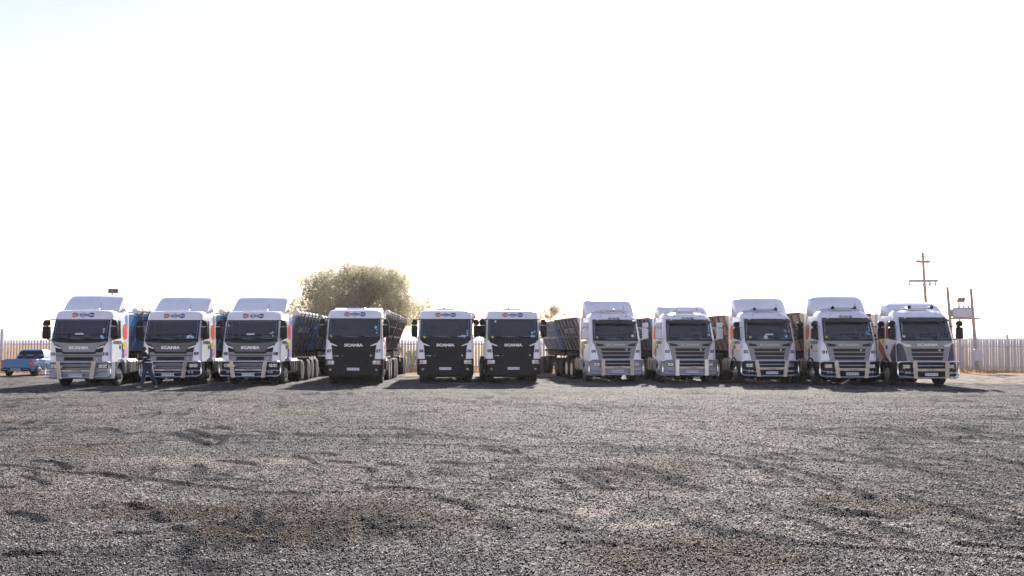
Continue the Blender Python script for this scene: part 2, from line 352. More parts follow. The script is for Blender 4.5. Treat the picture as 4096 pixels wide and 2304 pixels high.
def patches(n, l, stone):
    pos, noise, mr, mix, math_ = node_kit(n, l)
    # broad mottling: dusty warm lanes against clean grey stone
    lane = mr(noise(.16, 4, .6, 31), .35, .65); stone = mix(1.0, stone, mix(lane, (.57, .575, .565), (.86, .83, .76)), 'MULTIPLY')
    fine = mr(noise(1.3, 6, .75, 17), .35, .65); stone = mix(1.0, stone, mix(fine, (.66, .66, .67), (1.28, 1.26, 1.24)), 'MULTIPLY')
    a = mr(noise(.22, 5, .65), .55, .66, 0, .8); stone = mix(a, stone, mix(.6, mix(1.0, stone, (.55, .48, .42), 'MULTIPLY'), (.09, .07, .055)), 'MIX')
    sx = n.new('ShaderNodeSeparateXYZ'); l.new(pos, sx.inputs[0])
    wob = math_('MULTIPLY', math_('SUBTRACT', noise(1.7, 6, .75), .5), 4.5)
    def spot(cx, cy, rx, ry, edge=.8):
        dx = math_('DIVIDE', math_('SUBTRACT', sx.outputs[0], cx), rx); dy = math_('DIVIDE', math_('SUBTRACT', sx.outputs[1], cy), ry)
        r = math_('ADD', math_('MULTIPLY', dx, dx), math_('MULTIPLY', dy, dy)); r = math_('ADD', r, wob)
        return mr(r, 1.1, 1.1-edge, 0, 1)
    for (u, v, rx, ry, c, k, q) in ((430, 683, .35, .25, (.36, .29, .25), .55, P6), (740, 750, .5, .3, (.36, .29, .25), .55, P6), (560, 750, .4, .2, (.33, .27, .23), .5, P6),
                              (1300, 432, 2.6, .35, (.30, .25, .21), .35, P5), (900, 445, 1.8, .3, (.28, .23, .2), .35, P5)):
        x, y = q(u, v); stone = mix(math_('MULTIPLY', spot(x, y, rx, ry), k), stone, c)
    for (u, v, rx, ry, q) in ((1650, 720, 1.5, 1.5, P5), (850, 670, .9, .7, P5), (1350, 790, 1.0, .8, P5), (900, 900, 1.2, .9, P6), (1850, 650, 1.0, .8, P6), (650, 480, 1.0, 1.2, P6)):
        x, y = q(u, v); stone = mix(math_('MULTIPLY', spot(x, y, rx, ry), .9), stone, mix(1.0, stone, (.60, .50, .42), 'MULTIPLY'))
    # freshly turned, darker gravel along wheel scuffs
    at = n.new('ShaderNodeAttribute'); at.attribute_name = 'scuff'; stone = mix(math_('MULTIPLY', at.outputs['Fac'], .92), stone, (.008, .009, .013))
    return stone
def ground_mat():
    m = bpy.data.materials.new('gravel'); m.use_nodes = True; n = m.node_tree.nodes; l = m.node_tree.links; p = n['Principled BSDF']
    pos, noise, mr, mix, math_ = node_kit(n, l)
    vor = n.new('ShaderNodeTexVoronoi'); vor.inputs['Scale'].default_value = 42; vor.inputs['Randomness'].default_value = 1; l.new(pos, vor.inputs['Vector'])
    sep = n.new('ShaderNodeSeparateColor'); l.new(vor.outputs['Color'], sep.inputs[0]); v2 = n.new('ShaderNodeTexVoronoi'); v2.inputs['Scale'].default_value = 95; l.new(pos, v2.inputs['Vector'])
    cr = n.new('ShaderNodeValToRGB'); l.new(sep.outputs[0], cr.inputs[0]); e = cr.color_ramp.elements
    e[0].position = 0; e[0].color = (.03, .03, .034, 1); e[1].position = 1; e[1].color = (.60, .56, .53, 1)
    for ps, c in ((.35, (.09, .088, .092)), (.7, (.19, .18, .175)), (.9, (.34, .315, .30))): q = e.new(ps); q.color = (*c, 1)
    stone = cr.outputs[0]
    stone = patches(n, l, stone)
    sx = n.new('ShaderNodeSeparateXYZ'); l.new(pos, sx.inputs[0])
    # pale earth apron and dry grass beyond the yard edge
    edge = math_('ADD', sx.outputs[1], math_('MULTIPLY', noise(.35, 5, .6, 5), 8))
    sand = mix(mr(noise(1.2, 6, .7, 3), .42, .62), (.30, .24, .19), (.09, .08, .075))
    xr = mr(sx.outputs[0], 15.5, 18.5); f1 = math_('MULTIPLY', mr(edge, 47, 49), xr); stone = mix(f1, stone, sand)
    f1b = mr(edge, 56, 58); stone = mix(f1b, stone, sand)
    gr = mix(mr(noise(2.5, 6, .7, 8), .35, .65), (.34, .20, .09), (.16, .12, .06)); f2 = mr(edge, 60.0, 61.5); col = mix(f2, stone, gr)
    l.new(col, p.inputs['Base Color'])
    p.inputs['Roughness'].default_value = .85; p.inputs['Specular IOR Level'].default_value = .03
    h = math_('MULTIPLY', vor.outputs['Distance'], -1.0); h = math_('ADD', h, math_('MULTIPLY', v2.outputs['Distance'], -.35)); h = math_('ADD', h, math_('MULTIPLY', sep.outputs[1], .45))
    bp = n.new('ShaderNodeBump'); bp.inputs['Strength'].default_value = 1.0; bp.inputs['Distance'].default_value = .012; l.new(h, bp.inputs['Height'])
    l.new(bp.outputs[0], p.inputs['Normal']); return m
ground = make_ground(); ground.data.materials.append(ground_mat())

def numpy_mesh(name, V, F, m, smooth=False):
    me = bpy.data.meshes.new(name); me.vertices.add(len(V)); me.vertices.foreach_set('co', V.astype(np.float32).ravel())
    k = F.shape[1]; me.loops.add(F.size); me.loops.foreach_set('vertex_index', F.astype(np.int32).ravel()); me.polygons.add(len(F))
    me.polygons.foreach_set('loop_start', np.arange(len(F), dtype=np.int32)*k)
    if smooth: me.polygons.foreach_set('use_smooth', np.ones(len(F), dtype=bool))
    me.update(calc_edges=True); me.materials.append(m); o = bpy.data.objects.new(name, me); COL.objects.link(o); return o
def make_stones():
    g = np.random.default_rng(3); N = 330000
    # denser close by, thinning with distance
    D = 5.2*np.exp(g.random(N)*math.log(42/5.2)); D = D[g.random(N) < np.clip((42-D)/26, 0, 1)]; N = len(D); X = (g.random(N)*2-1)*(.62*D+1.2); Y = D
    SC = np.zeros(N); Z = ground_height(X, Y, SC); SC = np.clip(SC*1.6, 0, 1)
    base = np.array([(1, 0, 0), (-.5, .87, 0), (-.5, -.87, 0), (.4, .5, .75), (-.6, .1, .8), (.35, -.55, .7), (0, 0, -.6)])
    Fb = np.array([(0, 1, 3), (1, 2, 4), (2, 0, 5), (1, 4, 3), (2, 5, 4), (0, 3, 5), (3, 4, 5), (0, 6, 1), (1, 6, 2), (2, 6, 0)])
    s = (.0055+.0095*g.random(N)**2.5)*np.clip(.85+D*.02, 1, 1.4); a = g.random(N)*6.283
    jit = 1+(g.random((N, 7, 3))-.5)*.6; P = base[None]*jit*s[:, None, None]; P[..., 1] *= .75; P[..., 2] *= .8
    tl = (g.random(N)-.5)*1.2; c, si = np.cos(tl)[:, None], np.sin(tl)[:, None]
    x, z = P[..., 0]*c-P[..., 2]*si, P[..., 0]*si+P[..., 2]*c; P[..., 0] = x; P[..., 2] = z
    c, si = np.cos(a)[:, None], np.sin(a)[:, None]; x, y = P[..., 0]*c-P[..., 1]*si, P[..., 0]*si+P[..., 1]*c; P[..., 0] = x; P[..., 1] = y
    P += np.stack([X, Y, Z+s*.35], -1)[:, None]
    F = (Fb[None]+np.arange(N)[:, None, None]*7).reshape(-1, 3)
    m = bpy.data.materials.new('loose_stone'); m.use_nodes = True; n = m.node_tree.nodes; l = m.node_tree.links; p = n['Principled BSDF']
    gi = n.new('ShaderNodeNewGeometry'); cr = n.new('ShaderNodeValToRGB'); l.new(gi.outputs['Random Per Island'], cr.inputs[0]); e = cr.color_ramp.elements
    e[0].color = (.045, .043, .046, 1); e[1].color = (.75, .69, .65, 1)
    for ps, cc in ((.4, (.115, .11, .112)), (.75, (.28, .26, .245))): q = e.new(ps); q.color = (*cc, 1)
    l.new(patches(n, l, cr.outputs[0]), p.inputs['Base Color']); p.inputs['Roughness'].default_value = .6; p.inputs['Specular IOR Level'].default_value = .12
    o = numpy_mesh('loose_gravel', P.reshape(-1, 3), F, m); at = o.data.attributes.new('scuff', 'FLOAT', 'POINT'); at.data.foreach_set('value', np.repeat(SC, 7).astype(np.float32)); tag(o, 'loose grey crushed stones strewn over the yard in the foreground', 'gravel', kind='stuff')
make_stones()

# ------------------------------------------------------------------ trucks
def fy_maker(zk, hk, yk, rk, bow=.06):
    def hw(z): return float(np.interp(z, zk, hk))
    def rad(z): return float(np.interp(z, zk, rk))
    def fy(x, z):
        h = hw(z); r = rad(z); a = min(abs(x), h); y = float(np.interp(z, zk, yk))+bow*(a/h)**2
        if a > h-r: q = (a-(h-r))/r; y += r*(1-math.sqrt(max(0, 1-q*q)))
        return y
    return hw, rad, fy
SH = {'A': fy_maker([.9, 1.0, 1.9, 2.0, 2.74, 2.95, 3.06, 3.12, 3.14], [1.23, 1.235, 1.215, 1.205, 1.17, 1.15, 1.12, 1.06, .98], [.10, .10, .14, .17, .40, .47, .53, .62, .74], [.16, .16, .17, .17, .16, .17, .19, .22, .25]),
      'C': fy_maker([.9, 1.0, 1.9, 2.0, 2.72, 2.86, 2.98, 3.08, 3.14, 3.17], [1.21, 1.215, 1.20, 1.19, 1.13, 1.10, 1.04, .95, .86, .75], [.10, .10, .14, .18, .42, .49, .60, .78, .95, 1.15], [.20, .20, .22, .24, .26, .30, .34, .38, .42, .42], .09)}
SH['B'] = fy_maker([.9, 1.05, 2.0, 2.1, 2.84, 3.05, 3.16, 3.22, 3.24], [1.23, 1.235, 1.215, 1.205, 1.17, 1.15, 1.12, 1.06, .98], [.10, .10, .14, .17, .40, .47, .53, .62, .74], [.16, .16, .17, .17, .16, .17, .19, .22, .25])
ZTOP = {'A': 3.14, 'B': 3.24, 'C': 3.17}
CAB_L = 2.25
def cab_shell(ty, inset=0.0, z0=0.98):
    hw, rad, fy = SH[ty]; zt = ZTOP[ty]-inset; dz = .1 if ty == 'B' else 0
    zs = [z0]; 
    while zs[-1] < 2.6: zs.append(zs[-1]+.1)
    zs += [2.7+dz, 2.76+dz]; zz = zs[-1]+.05
    while zz < zt-.02: zs.append(zz); zz += .04
    zs.append(zt); mb = MB(); rings = []
    ys = [.78, 1.38, 1.6, 1.9]
    for z in zs:
        h = hw(z)-inset; r = rad(z); y0 = fy(0, z)+inset; ring = []
        fr = [-(h-r)+2*(h-r)*i/10 for i in range(11)]
        ca = []
        for k in range(1, 7):
            a = k/6*math.pi/2; ca.append((h-r+r*math.sin(a), fy(h-r+r*math.sin(a), z)+inset))
        ring += [(x, fy(x, z)+inset, z) for x in fr]; ring += [(x, y, z) for x, y in ca]
        e = ca[-1][1]; sy = [max(y, e+.01*(i+1)) for i, y in enumerate(ys)]
        ring += [(h, y, z) for y in sy]+[(h-.01, CAB_L-.05-inset, z), (h-.06, CAB_L-inset, z)]
        back = [(-x, y, z) for x, y, z in reversed(ring)]
        rings.append(ring+back[:-11] if False else ring+[(-(h-.06), CAB_L-inset, z), (-(h-.01), CAB_L-.05-inset, z)]+[(-h, y, z) for y in reversed(sy)]+[(-x, y, z) for x, y in reversed(ca)])
    n = len(rings[0]); mb.loft(rings, True)
    # cut the window openings
    wz0, wz1 = 1.98+dz, 2.68+dz; keep = []
    for f in mb.f:
        if len(f) > 4: keep.append(f); continue
        c = [sum(mb.v[i][k] for i in f)/4 for k in range(3)]
        front = c[1] < .62 and abs(c[0]) < hw(c[2])-rad(c[2])-.0 and wz0 < c[2] < wz1
        side = abs(c[0]) > hw(c[2])-inset-.02 and .76 < c[1] < 1.40 and wz0+.05 < c[2] < wz1-.02
        if not (front or side): keep.append(f)
    mb.f = keep; return mb
def ring_panels(mb, outer, inner, mp, off, thick):
    n = len(outer)
    for i in range(n):
        j = (i+1) % n; mb.panel([outer[i], outer[j], inner[j], inner[i]], mp, off, thick)
def tyre_mb(r=.5, wd=.3, dual=False):
    mb = MB(); k = wd/2
    for c in ([0] if not dual else [-.165, .165]):
        mb.lathe([(r*.56, c-k*.8), (r*.62, c-k), (r*.9, c-k), (r*.98, c-k*.82), (r, c-k*.6), (r, c-k*.1), (r*.975, c), (r, c+k*.1), (r, c+k*.6), (r*.98, c+k*.82), (r*.9, c+k), (r*.62, c+k), (r*.56, c+k*.8)], (0, 0, 0), 'x', 36)
    return mb
def rim_mb(r=.5, sgn=1, deep=False):
    mb = MB(); o = .05 if not deep else -.02
    if deep: mb.lathe([(r*.6, .14*sgn*1), (r*.56, .02*sgn), (r*.3, -.02*sgn), (r*.28, .08*sgn), (r*.12, .10*sgn), (r*.02, .10*sgn)], (0, 0, 0), 'x', 24)
    else: mb.lathe([(r*.6, .12*sgn), (r*.54, .08*sgn), (r*.48, .10*sgn), (r*.34, .16*sgn), (r*.24, .16*sgn), (r*.22, .22*sgn), (r*.02, .23*sgn)], (0, 0, 0), 'x', 24)
    for k in range(10):
        a = k*.6283; mb.lathe([(.014, .0), (.014, .2*sgn if not deep else .07*sgn)], (0, r*.3*math.cos(a), r*.3*math.sin(a)), 'x', 6)
    return mb
def wheel(parent, x, y, r=.5, wd=.3, dual=False, rimm=None, sc=1):
    sgn = 1 if x > 0 else -1
    e = bpy.data.objects.new('wheel', None); COL.objects.link(e); e.parent = parent; e.location = (x, y, r); e.empty_display_size = .1
    part('tyre', ('tyre', r, wd, dual), lambda: tyre_mb(r, wd, dual), M_rubber, e)
    o = part('rim', ('rim', r, sgn, dual, (rimm or M_alu).name), lambda: rim_mb(r, sgn, dual), rimm or M_alu, e)
    if dual: o.location = (.17*sgn, 0, 0)
    return e
def bullbar(parent, style, tilt, plate_m):
    zt, zb, W = (1.0, .37, 1.29) if style == 'A' else (1.01, .36, 1.25)
    def yb(x): return -.17+.06*(x/W)**2+(.22*max(0, (abs(x)-W+.25)/.25)**2)
    mb = MB(); r = .13; pts = []
    def arc(cx, cz, a0, a1): return [(cx+r*math.cos(R(a)), cz+r*math.sin(R(a))) for a in np.linspace(a0, a1, 6)]
    out = arc(W-r, zb+r+.03, -90, 0)+arc(W-r, zt-r, 0, 90)+[(x, zt) for x in (.8, .4, 0, -.4, -.8)]+arc(-W+r, zt-r, 90, 180)+arc(-W+r, zb+r+.03, 180, 270)+[(-.85, zb+.02), (-.6, zb), (0, zb), (.6, zb), (.85, zb+.02)]
    mb.tube([(x, yb(x), z) for x, z in out], .036, 8, True)
    mid = [(-W+.02, .62), (-1.0, .56 if style == 'C' else .64), (-.6, .53 if style == 'C' else .6)]
    mb.tube([(x, yb(x)+.0, z) for x, z in mid], .024, 6); mb.tube([(-x, yb(x), z) for x, z in mid], .024, 6)
    for s in (-1, 1): mb.box(s*.6-.03, s*.6+.03, -.10, .35, .42, .5); mb.box(s*.6-.03, s*.6+.03, -.10, .35, .8, .88)
    bb = mb.build('bull_bar', M_steel, parent)
    px = .72 if style == 'A' else .66
    for s in (-1, 1):
        pl = MB(); t = tilt; w_ = .085
        f = lambda z: s*(px-t*(1.02-z)/.7)
        pl.loft([[(f(z)-w_, yb(px)-.045, z), (f(z)+w_, yb(px)-.045, z), (f(z)+w_, yb(px)+.045, z), (f(z)-w_, yb(px)+.045, z)] for z in (.33, 1.045)], True)
        po = pl.build('upright_plate', plate_m, bb)
        MB().lathe([(.02, -.058), (.016, -.062)], (f(.86), yb(px), .86), 'y', 10).build('bolt', M_seal, po) if False else None
    if style == 'C' or True:
        st = MB(); st.box(-.56, .56, -.175, -.15, .63 if style == 'C' else .62, .73 if style == 'C' else .69)
        so = st.build('name_strip', M_brush if style == 'C' else M_brush, bb)
        MB().text('SCANIA', lambda u, v, d: (u, -.175-d, v), 0.03, .68 if style == 'C' else .655, .42 if style == 'C' else .40, .055, d=.004, off=.02).build('lettering', M_ink, so, smooth=0)
    for z in ((.86, .53) if style == 'A' else (.84,)):
        MB().tube([(x, yb(x)+.02, z) for x in (-.62, -.3, 0, .3, .62)], .02, 6).build('cross_tube', M_steel, bb)
    return bb
LOGO_M = (M_vred, M_vlilac, M_vblue)
def logo(parent, word, mp, cx, cz, W, H):
    for i, m in enumerate(LOGO_M):
        ex = cx+(i-1)*W*.36; mb = MB(); rx, rz = W*.145, H*.5
        mb.panel(disc(ex, cz, rx, rz, 10, 28, 152), mp, .008, .006); mb.panel(disc(ex, cz, rx, rz, 10, 208, 332), mp, .008, .006)
        mb.build('logo_segment', m, parent, smooth=0)
    MB().text(word, mp, cx, cz, W*.98, H*.46, d=.012, off=.012).build('lettering', M_ink, parent, smooth=0)

def mirrors(parent, ty, m, dz):
    hw, rad, fy = SH[ty]
    for s in (-1, 1):
        if ty in 'AB':
            mb = MB(); xc = s*1.37; y0, y1 = .16, .34
            mb.loft([[(xc-.10, y0+.03, 1.95+dz), (xc+.10, y0+.03, 1.95+dz), (xc+.10, y1, 1.95+dz), (xc-.10, y1, 1.95+dz)]]+[[(xc-.135, y0, z), (xc+.135, y0, z), (xc+.135, y1, z), (xc-.135, y1, z)] for z in (2.0+dz, 2.42+dz)]+[[(xc-.125, y0+.02, 2.455+dz), (xc+.125, y0+.02, 2.455+dz), (xc+.125, y1, 2.455+dz), (xc-.125, y1, 2.455+dz)]], True)
            mb.loft([[(xc-.125, y0+.01, 2.48+dz), (xc+.125, y0+.01, 2.48+dz), (xc+.125, y1, 2.48+dz), (xc-.125, y1, 2.48+dz)], [(xc-.12, y0, 2.60+dz), (xc+.12, y0, 2.60+dz), (xc+.12, y1, 2.60+dz), (xc-.12, y1, 2.60+dz)], [(xc-.10+.04*(s<0), y0+.03, 2.72+dz), (xc+.10-.04*(s>0), y0+.03, 2.72+dz), (xc+.10-.04*(s>0), y1, 2.72+dz), (xc-.10+.04*(s<0), y1, 2.72+dz)]], True)
            mb.box(xc-.05, xc+.05, y0+.05, y1-.03, 2.42+dz, 2.49+dz)
            mo = mb.build('mirror', m, parent)
            a = MB(); a.tube([(xc-s*.02, .25, 2.66+dz), (s*1.26, .36, 2.73+dz), (s*1.14, .50, 2.74+dz)], .028, 6); a.tube([(xc, .25, 1.98+dz), (s*1.26, .30, 1.90+dz), (s*1.17, .36, 1.88+dz)], .028, 6)
            a.build('mirror_arm', M_black, mo)
            MB().box(xc-.06*1-.03, xc+.06, y0-.012, y0+.0, 2.45+dz, 2.475+dz).build('indicator', M_lens, mo)
        else:
            mb = MB(); xc = s*1.40; y0, y1 = .18, .36
            mb.box(xc-.135, xc+.135, y0, y1, 1.95, 2.43, .035); mb.box(xc-.13, xc+.13, y0, y1, 2.46, 2.69, .045)
            mo = mb.build('mirror', m, parent)
            a = MB(); a.tube([(xc, .27, 2.44), (s*1.25, .34, 2.45), (s*1.12, .52, 2.47)], .022, 6); a.tube([(xc, .27, 1.98), (s*1.26, .32, 1.93), (s*1.16, .40, 1.92)], .026, 6); a.tube([(xc, .27, 2.35), (xc, .27, 2.55)], .02, 6)
            a.build('mirror_arm', m if m is not M_white2 else M_white2, mo)

def truck(num, px, D, yaw, ty, opt, label):
    X0 = atD(px, D); g = 'trucks parked side by side in the long row'
    root = empty('truck', (X0, D, 0), R(yaw), label, 'truck', g)
    hw, rad, fy = SH[ty]; dz = .1 if ty == 'B' else 0.0; xf = -1 if X0 < 0 else 1
    front = lambda u, v, d: (u, fy(u, v)-d, v)
    sideR = lambda u, v, d: (hw(v)+d, u, v); sideL = lambda u, v, d: (-hw(v)-d, u, v)
    bumpw = 1.25
    cab = part('cab', ('cab', ty), lambda: cab_shell(ty), M_white, root)
    part('cab_lining', ('lining', ty), lambda: cab_shell(ty, .05, 1.2), M_inter, cab)
    # interior
    for sx in (-.62, .62):
        part('seat', ('seat', ty, sx), lambda: MB().box(sx-.26, sx+.26, 1.15, 1.65, 1.55+dz, 1.72+dz, .05).box(sx-.25, sx+.25, 1.6, 1.78, 1.7+dz, 2.3+dz, .06).box(sx-.13, sx+.13, 1.64, 1.76, 2.28+dz, 2.52+dz, .04), M_seat, cab)
    part('dashboard', ('dash', ty), lambda: MB().box(-1.08, 1.08, .42, .85, 1.5+dz, 1.98+dz, .06).box(-1.0, 1.0, .6, .8, 1.95+dz, 2.03+dz, .02), M_inter, cab)
    part('steering_wheel', ('steer', ty), lambda: MB().tube([(.55+.22*math.cos(a), .95+.12*math.sin(a), 2.06+dz+.14*math.sin(a)) for a in np.linspace(0, 6.283, 20)[:-1]], .018, 6, True), M_seal, cab)
    if opt.get('vest'): MB().box(opt['vest']-.2, opt['vest']+.16, .62, .80, 2.0+dz, 2.16+dz, .05).build('hi_vis_vest', M_hivis, cab)
    # windscreen
    zw0, zw1 = 1.86+dz, (2.75+dz if ty != 'C' else 2.78)
    wo = 1.12 if ty != 'C' else 1.05; wt = 1.10 if ty != 'C' else 1.0
    outer = [(-wo, zw0), (0, zw0-.04), (wo, zw0), (wt, zw1), (0, zw1), (-wt, zw1)]
    i0 = .07; inner = [(-wo+.06, zw0+.11), (0, zw0+.08), (wo-.06, zw0+.11), (wt-.05, zw1-.05), (0, zw1-.05), (-wt+.05, zw1-.05)]
    fm = MB(); ring_panels(fm, outer, inner, front, .012, .012); wf = fm.build('windscreen_surround', M_seal, cab)
    MB().panel([(-wo+.02, zw0+.07), (0, zw0+.04), (wo-.02, zw0+.07), (wt-.015, zw1-.02), (0, zw1-.02), (-wt+.015, zw1-.02)], front, .02, .004).build('windscreen', M_glass, wf)
    for s, mp in ((1, sideR), (-1, sideL)):
        o4 = [(.60, 1.90+dz), (1.46, 1.98+dz), (1.46, 2.72+dz), (.78, 2.72+dz)]; i4 = [(.72, 2.0+dz), (1.40, 2.04+dz), (1.40, 2.67+dz), (.80, 2.67+dz)]
        sm = MB(); ring_panels(sm, o4, i4, mp, .010, .010); so = sm.build('side_window_frame', M_seal, cab)
        MB().panel([(.68, 1.96+dz), (1.42, 2.0+dz), (1.42, 2.69+dz), (.79, 2.69+dz)], mp, .016, .004).build('side_window', M_sglass, so)
        dm = MB().panel([(.36, 1.0), (1.02, 1.0), (1.1, 1.12), (1.52, 1.25), (1.52, 1.96+dz), (.62, 1.88+dz), (.42, 1.84+dz)], mp, .008, .012)
        do = dm.build('door', M_white, cab)
        MB().panel([(1.22, 1.52), (1.42, 1.52), (1.42, 1.68), (1.22, 1.68)], mp, .014, .01).build('door_handle', M_seal, do)
        if s == xf or True:
            f = 1 if s > 0 else -1
            if num != 'x':
                MB().text('NTHAMBELENI', mp, .98, 1.80+dz, .96, .14, flip=f, d=.013, off=.02).build('door_lettering', M_ink, do, smooth=0)
                e = MB().panel(disc(1.98, 2.25+dz, .25, .34), mp, .010, .008, zs=[]); e.build('red_disc', M_vred, cab, smooth=0)
                MB().panel([(1.75, 1.25)]+[(1.75+.48*t, 1.55+.32*math.sin(t*math.pi)) for t in (0, .25, .5, .75, 1)]+[(2.23, 1.25)], mp, .010, .008).build('pink_disc', M_vpink, cab, smooth=0)
                if ty != 'B':
                    MB().panel([(1.56, 1.15)]+[(1.56+.26*t, 1.5+.22*math.sin(t*math.pi)) for t in (0, .25, .5, .75, 1)]+[(1.82, 1.15)], mp, .016, .006).build('blue_disc', M_vblue if ty == 'A' else M_navy, cab, smooth=0)
                    yo = MB().panel([(1.62, 1.52), (1.88, 1.52), (1.88, 1.86), (1.62, 1.86)], mp, .030, .008).build('yellow_sign', M_yellow, cab)
                    MB().text('8', mp, 1.75, 1.69, .07, .24, flip=f, d=.034, off=.0).build('lettering', M_ink, yo, smooth=0)
                if ty == 'C' and num in ('02', '01'):
                    MB().panel([(.45, 1.40), (1.2, 1.40), (1.2, 1.46), (.45, 1.46)], mp, .014, .006).build('orange_stripe', M_orange, do, smooth=0)
            else:
                MB().panel([(.34, .99), (.75, .99), (1.0, 1.25), (.85, 1.45), (.5, 1.75), (.40, 1.78)], mp, .012, .006).build('navy_wedge', M_navy, do, smooth=0)
                MB().panel([(1.1, 1.05), (1.35, 1.22), (1.8, 1.7), (2.22, 1.95), (2.22, 1.55), (1.7, 1.15), (1.4, 1.0)], mp, .013, .006).build('red_swoosh', M_rust, cab, smooth=0)
                MB().panel([(1.62, 2.25), (1.84, 2.25), (1.84, 2.58), (1.62, 2.58)], mp, .012, .006).build('orange_emblem', M_orange, cab, smooth=0)
                yo = MB().panel([(1.62, 1.72), (1.88, 1.72), (1.88, 2.08), (1.62, 2.08)], mp, .030, .008).build('yellow_sign', M_yellow, cab)
                MB().text('25', mp, 1.75, 1.9, .14, .2, flip=f, d=.034, off=.0).build('lettering', M_ink, yo, smooth=0)
                MB().text('3', mp, .72, 1.66, .12, .14, flip=f, d=.014, off=.03).build('door_emblem', M_rust, do, smooth=0)
    # rear edge fairing strips
    for s in (-1, 1):
        MB().box(min(s*1.16, s*1.20), max(s*1.16, s*1.20), CAB_L+.004, CAB_L+.22, 1.1, ZTOP[ty]-.12, .01).build('side_extender', M_white if num != 'x' else M_white, cab)
        MB().box(min(s*1.165, s*1.205), max(s*1.165, s*1.205), CAB_L+.222, CAB_L+.27, 1.1, ZTOP[ty]-.12).build('rubber_edge', M_seal, cab)
    # wipers
    for cx in (-.55, .35):
        MB().tube([(cx+.45, fy(cx+.45, 1.93+dz)-.05, 1.92+dz), (cx-.05, fy(cx, 1.97+dz)-.055, 1.965+dz), (cx-.45, fy(cx-.4, 2.0+dz)-.05, 2.0+dz)], .014, 5).build('wiper', M_seal, cab)
    # ---------- front face
    low = M_black
    if ty in 'AB':
        dk = MB().panel([(-1.16, 1.87+dz), (-1.05, 1.76+dz), (-.97, 1.60+dz), (-.93, 1.35+dz), (-.90, 1.0+dz*.6), (.90, 1.0+dz*.6), (.93, 1.35+dz), (.97, 1.60+dz), (1.05, 1.76+dz), (1.16, 1.87+dz)], front, .018, .02)
        gr = dk.build('front_panel', M_black, cab)
        hoodm = opt.get('hood', M_grey) if ty == 'A' else M_black
        hd = MB().panel([(-1.12, 1.855+dz), (-.8, 1.80+dz), (-.4, 1.775+dz), (.4, 1.775+dz), (.8, 1.80+dz), (1.12, 1.855+dz), (1.02, 1.75+dz), (.80, 1.66+dz), (.70, 1.56+dz), (.62, 1.41+dz), (-.62, 1.41+dz), (-.70, 1.56+dz), (-.80, 1.66+dz), (-1.02, 1.75+dz)], front, .045, .03)
        ho = hd.build('hood', hoodm, gr)
        MB().text('SCANIA', front, 0, 1.585+dz, .80, .125, d=.048, ext=.012, off=.045).build('lettering', M_letter, ho, smooth=0)
        for s in (-1, 1):
            MB().panel([(s*1.0, 1.69+dz), (s*.70, 1.56+dz), (s*.74, 1.54+dz), (s*.98, 1.61+dz)][::s], front, .05, .03).build('running_light', M_letter, gr)
        slm = M_silver if ty == 'A' else M_black
        for (a0, a1, w0, w1) in ((1.27, 1.325, .95, .93), (1.205, 1.24, .93, .92), (1.0, 1.055, .90, .90)):
            MB().panel([(-w1, a0+dz), (w1, a0+dz), (w0, a1+dz), (-w0, a1+dz)], front, .05, .045).build('grille_slat', slm, gr)
        for s in (-1, 1):
            q = [(s*.60, 1.055+dz), (s*.90, 1.055+dz), (s*.92, 1.20+dz), (s*.58, 1.20+dz)]
            MB().panel(q[::s], front, .042, .035).build('grille_side', slm, gr)
            q = [(s*.66, 1.33+dz), (s*.93, 1.33+dz), (s*.94, 1.40+dz), (s*.70, 1.40+dz)]
            MB().panel(q[::s], front, .042, .035).build('grille_side', slm, gr)
        MB().panel(disc(.74, 1.13+dz, .035, .045, 10), front, .055, .012).build('badge', M_letterd, gr, smooth=0)
        nz = 1.33+dz; nx = 1.06
    else:
        gr = MB().panel([(-1.08, 1.87), (-.98, 1.70), (-.90, 1.45), (-.84, 1.2), (-.80, 1.0), (.80, 1.0), (.84, 1.2), (.90, 1.45), (.98, 1.70), (1.08, 1.87)], front, .022, .03).build('grille', M_silver, cab)
        for (z0, z1, h0) in ((1.42, 1.54, .70), (1.25, 1.37, .68), (1.08, 1.20, .65)):
            MB().panel([(-h0, z1), (-h0+.03, (z0+z1)/2), (-h0+.05, z0), (h0-.05, z0), (h0-.03, (z0+z1)/2), (h0, z1)], front, .028, .01).build('grille_opening', M_seal, gr)
        for (z0, z1, h0) in ((1.545, 1.57, .76), (1.375, 1.40, .74), (1.205, 1.23, .71)):
            MB().panel([(-h0, z0), (h0, z0), (h0, z1), (-h0, z1)], front, .06, .05).build('grille_slat', M_silver, gr)
        for s in (-1, 1):
            if num == 'x':
                q = [(s*1.0, 1.78), (s*.70, 1.70), (s*.68, 1.64), (s*.80, 1.61), (s*.96, 1.63)]
                MB().panel(q[::s], front, .03, .02).build('running_light', M_lens, gr)
            else:
                q = [(s*.93, 1.77), (s*.62, 1.73), (s*.55, 1.69), (s*.56, 1.64), (s*.84, 1.63), (s*.90, 1.66)]
                MB().panel(q[::s], front, .03, .02).build('air_vent', M_seal, gr)
            MB().panel([(s*1.0, 2.80), (s*.80, 2.80), (s*.80, 2.845), (s*1.0, 2.845)][::s], front, .01, .012).build('visor_bracket', M_seal, cab)
        MB().text('SCANIA', front, 0, 1.70, .86, .10, d=.025, ext=.012, off=.03).build('lettering', M_letterd if num != 'x' else M_letter, gr, smooth=0)
        MB().panel(disc(.48, 1.48, .04, .05, 10), front, .05, .02).build('badge', M_letterd, gr, smooth=0)
        # smoked sun visor, curving over the top of the windscreen
        vs = lambda u, v, d: (u, fy(u, v)-d-.06-(2.84-v)*.9, v)
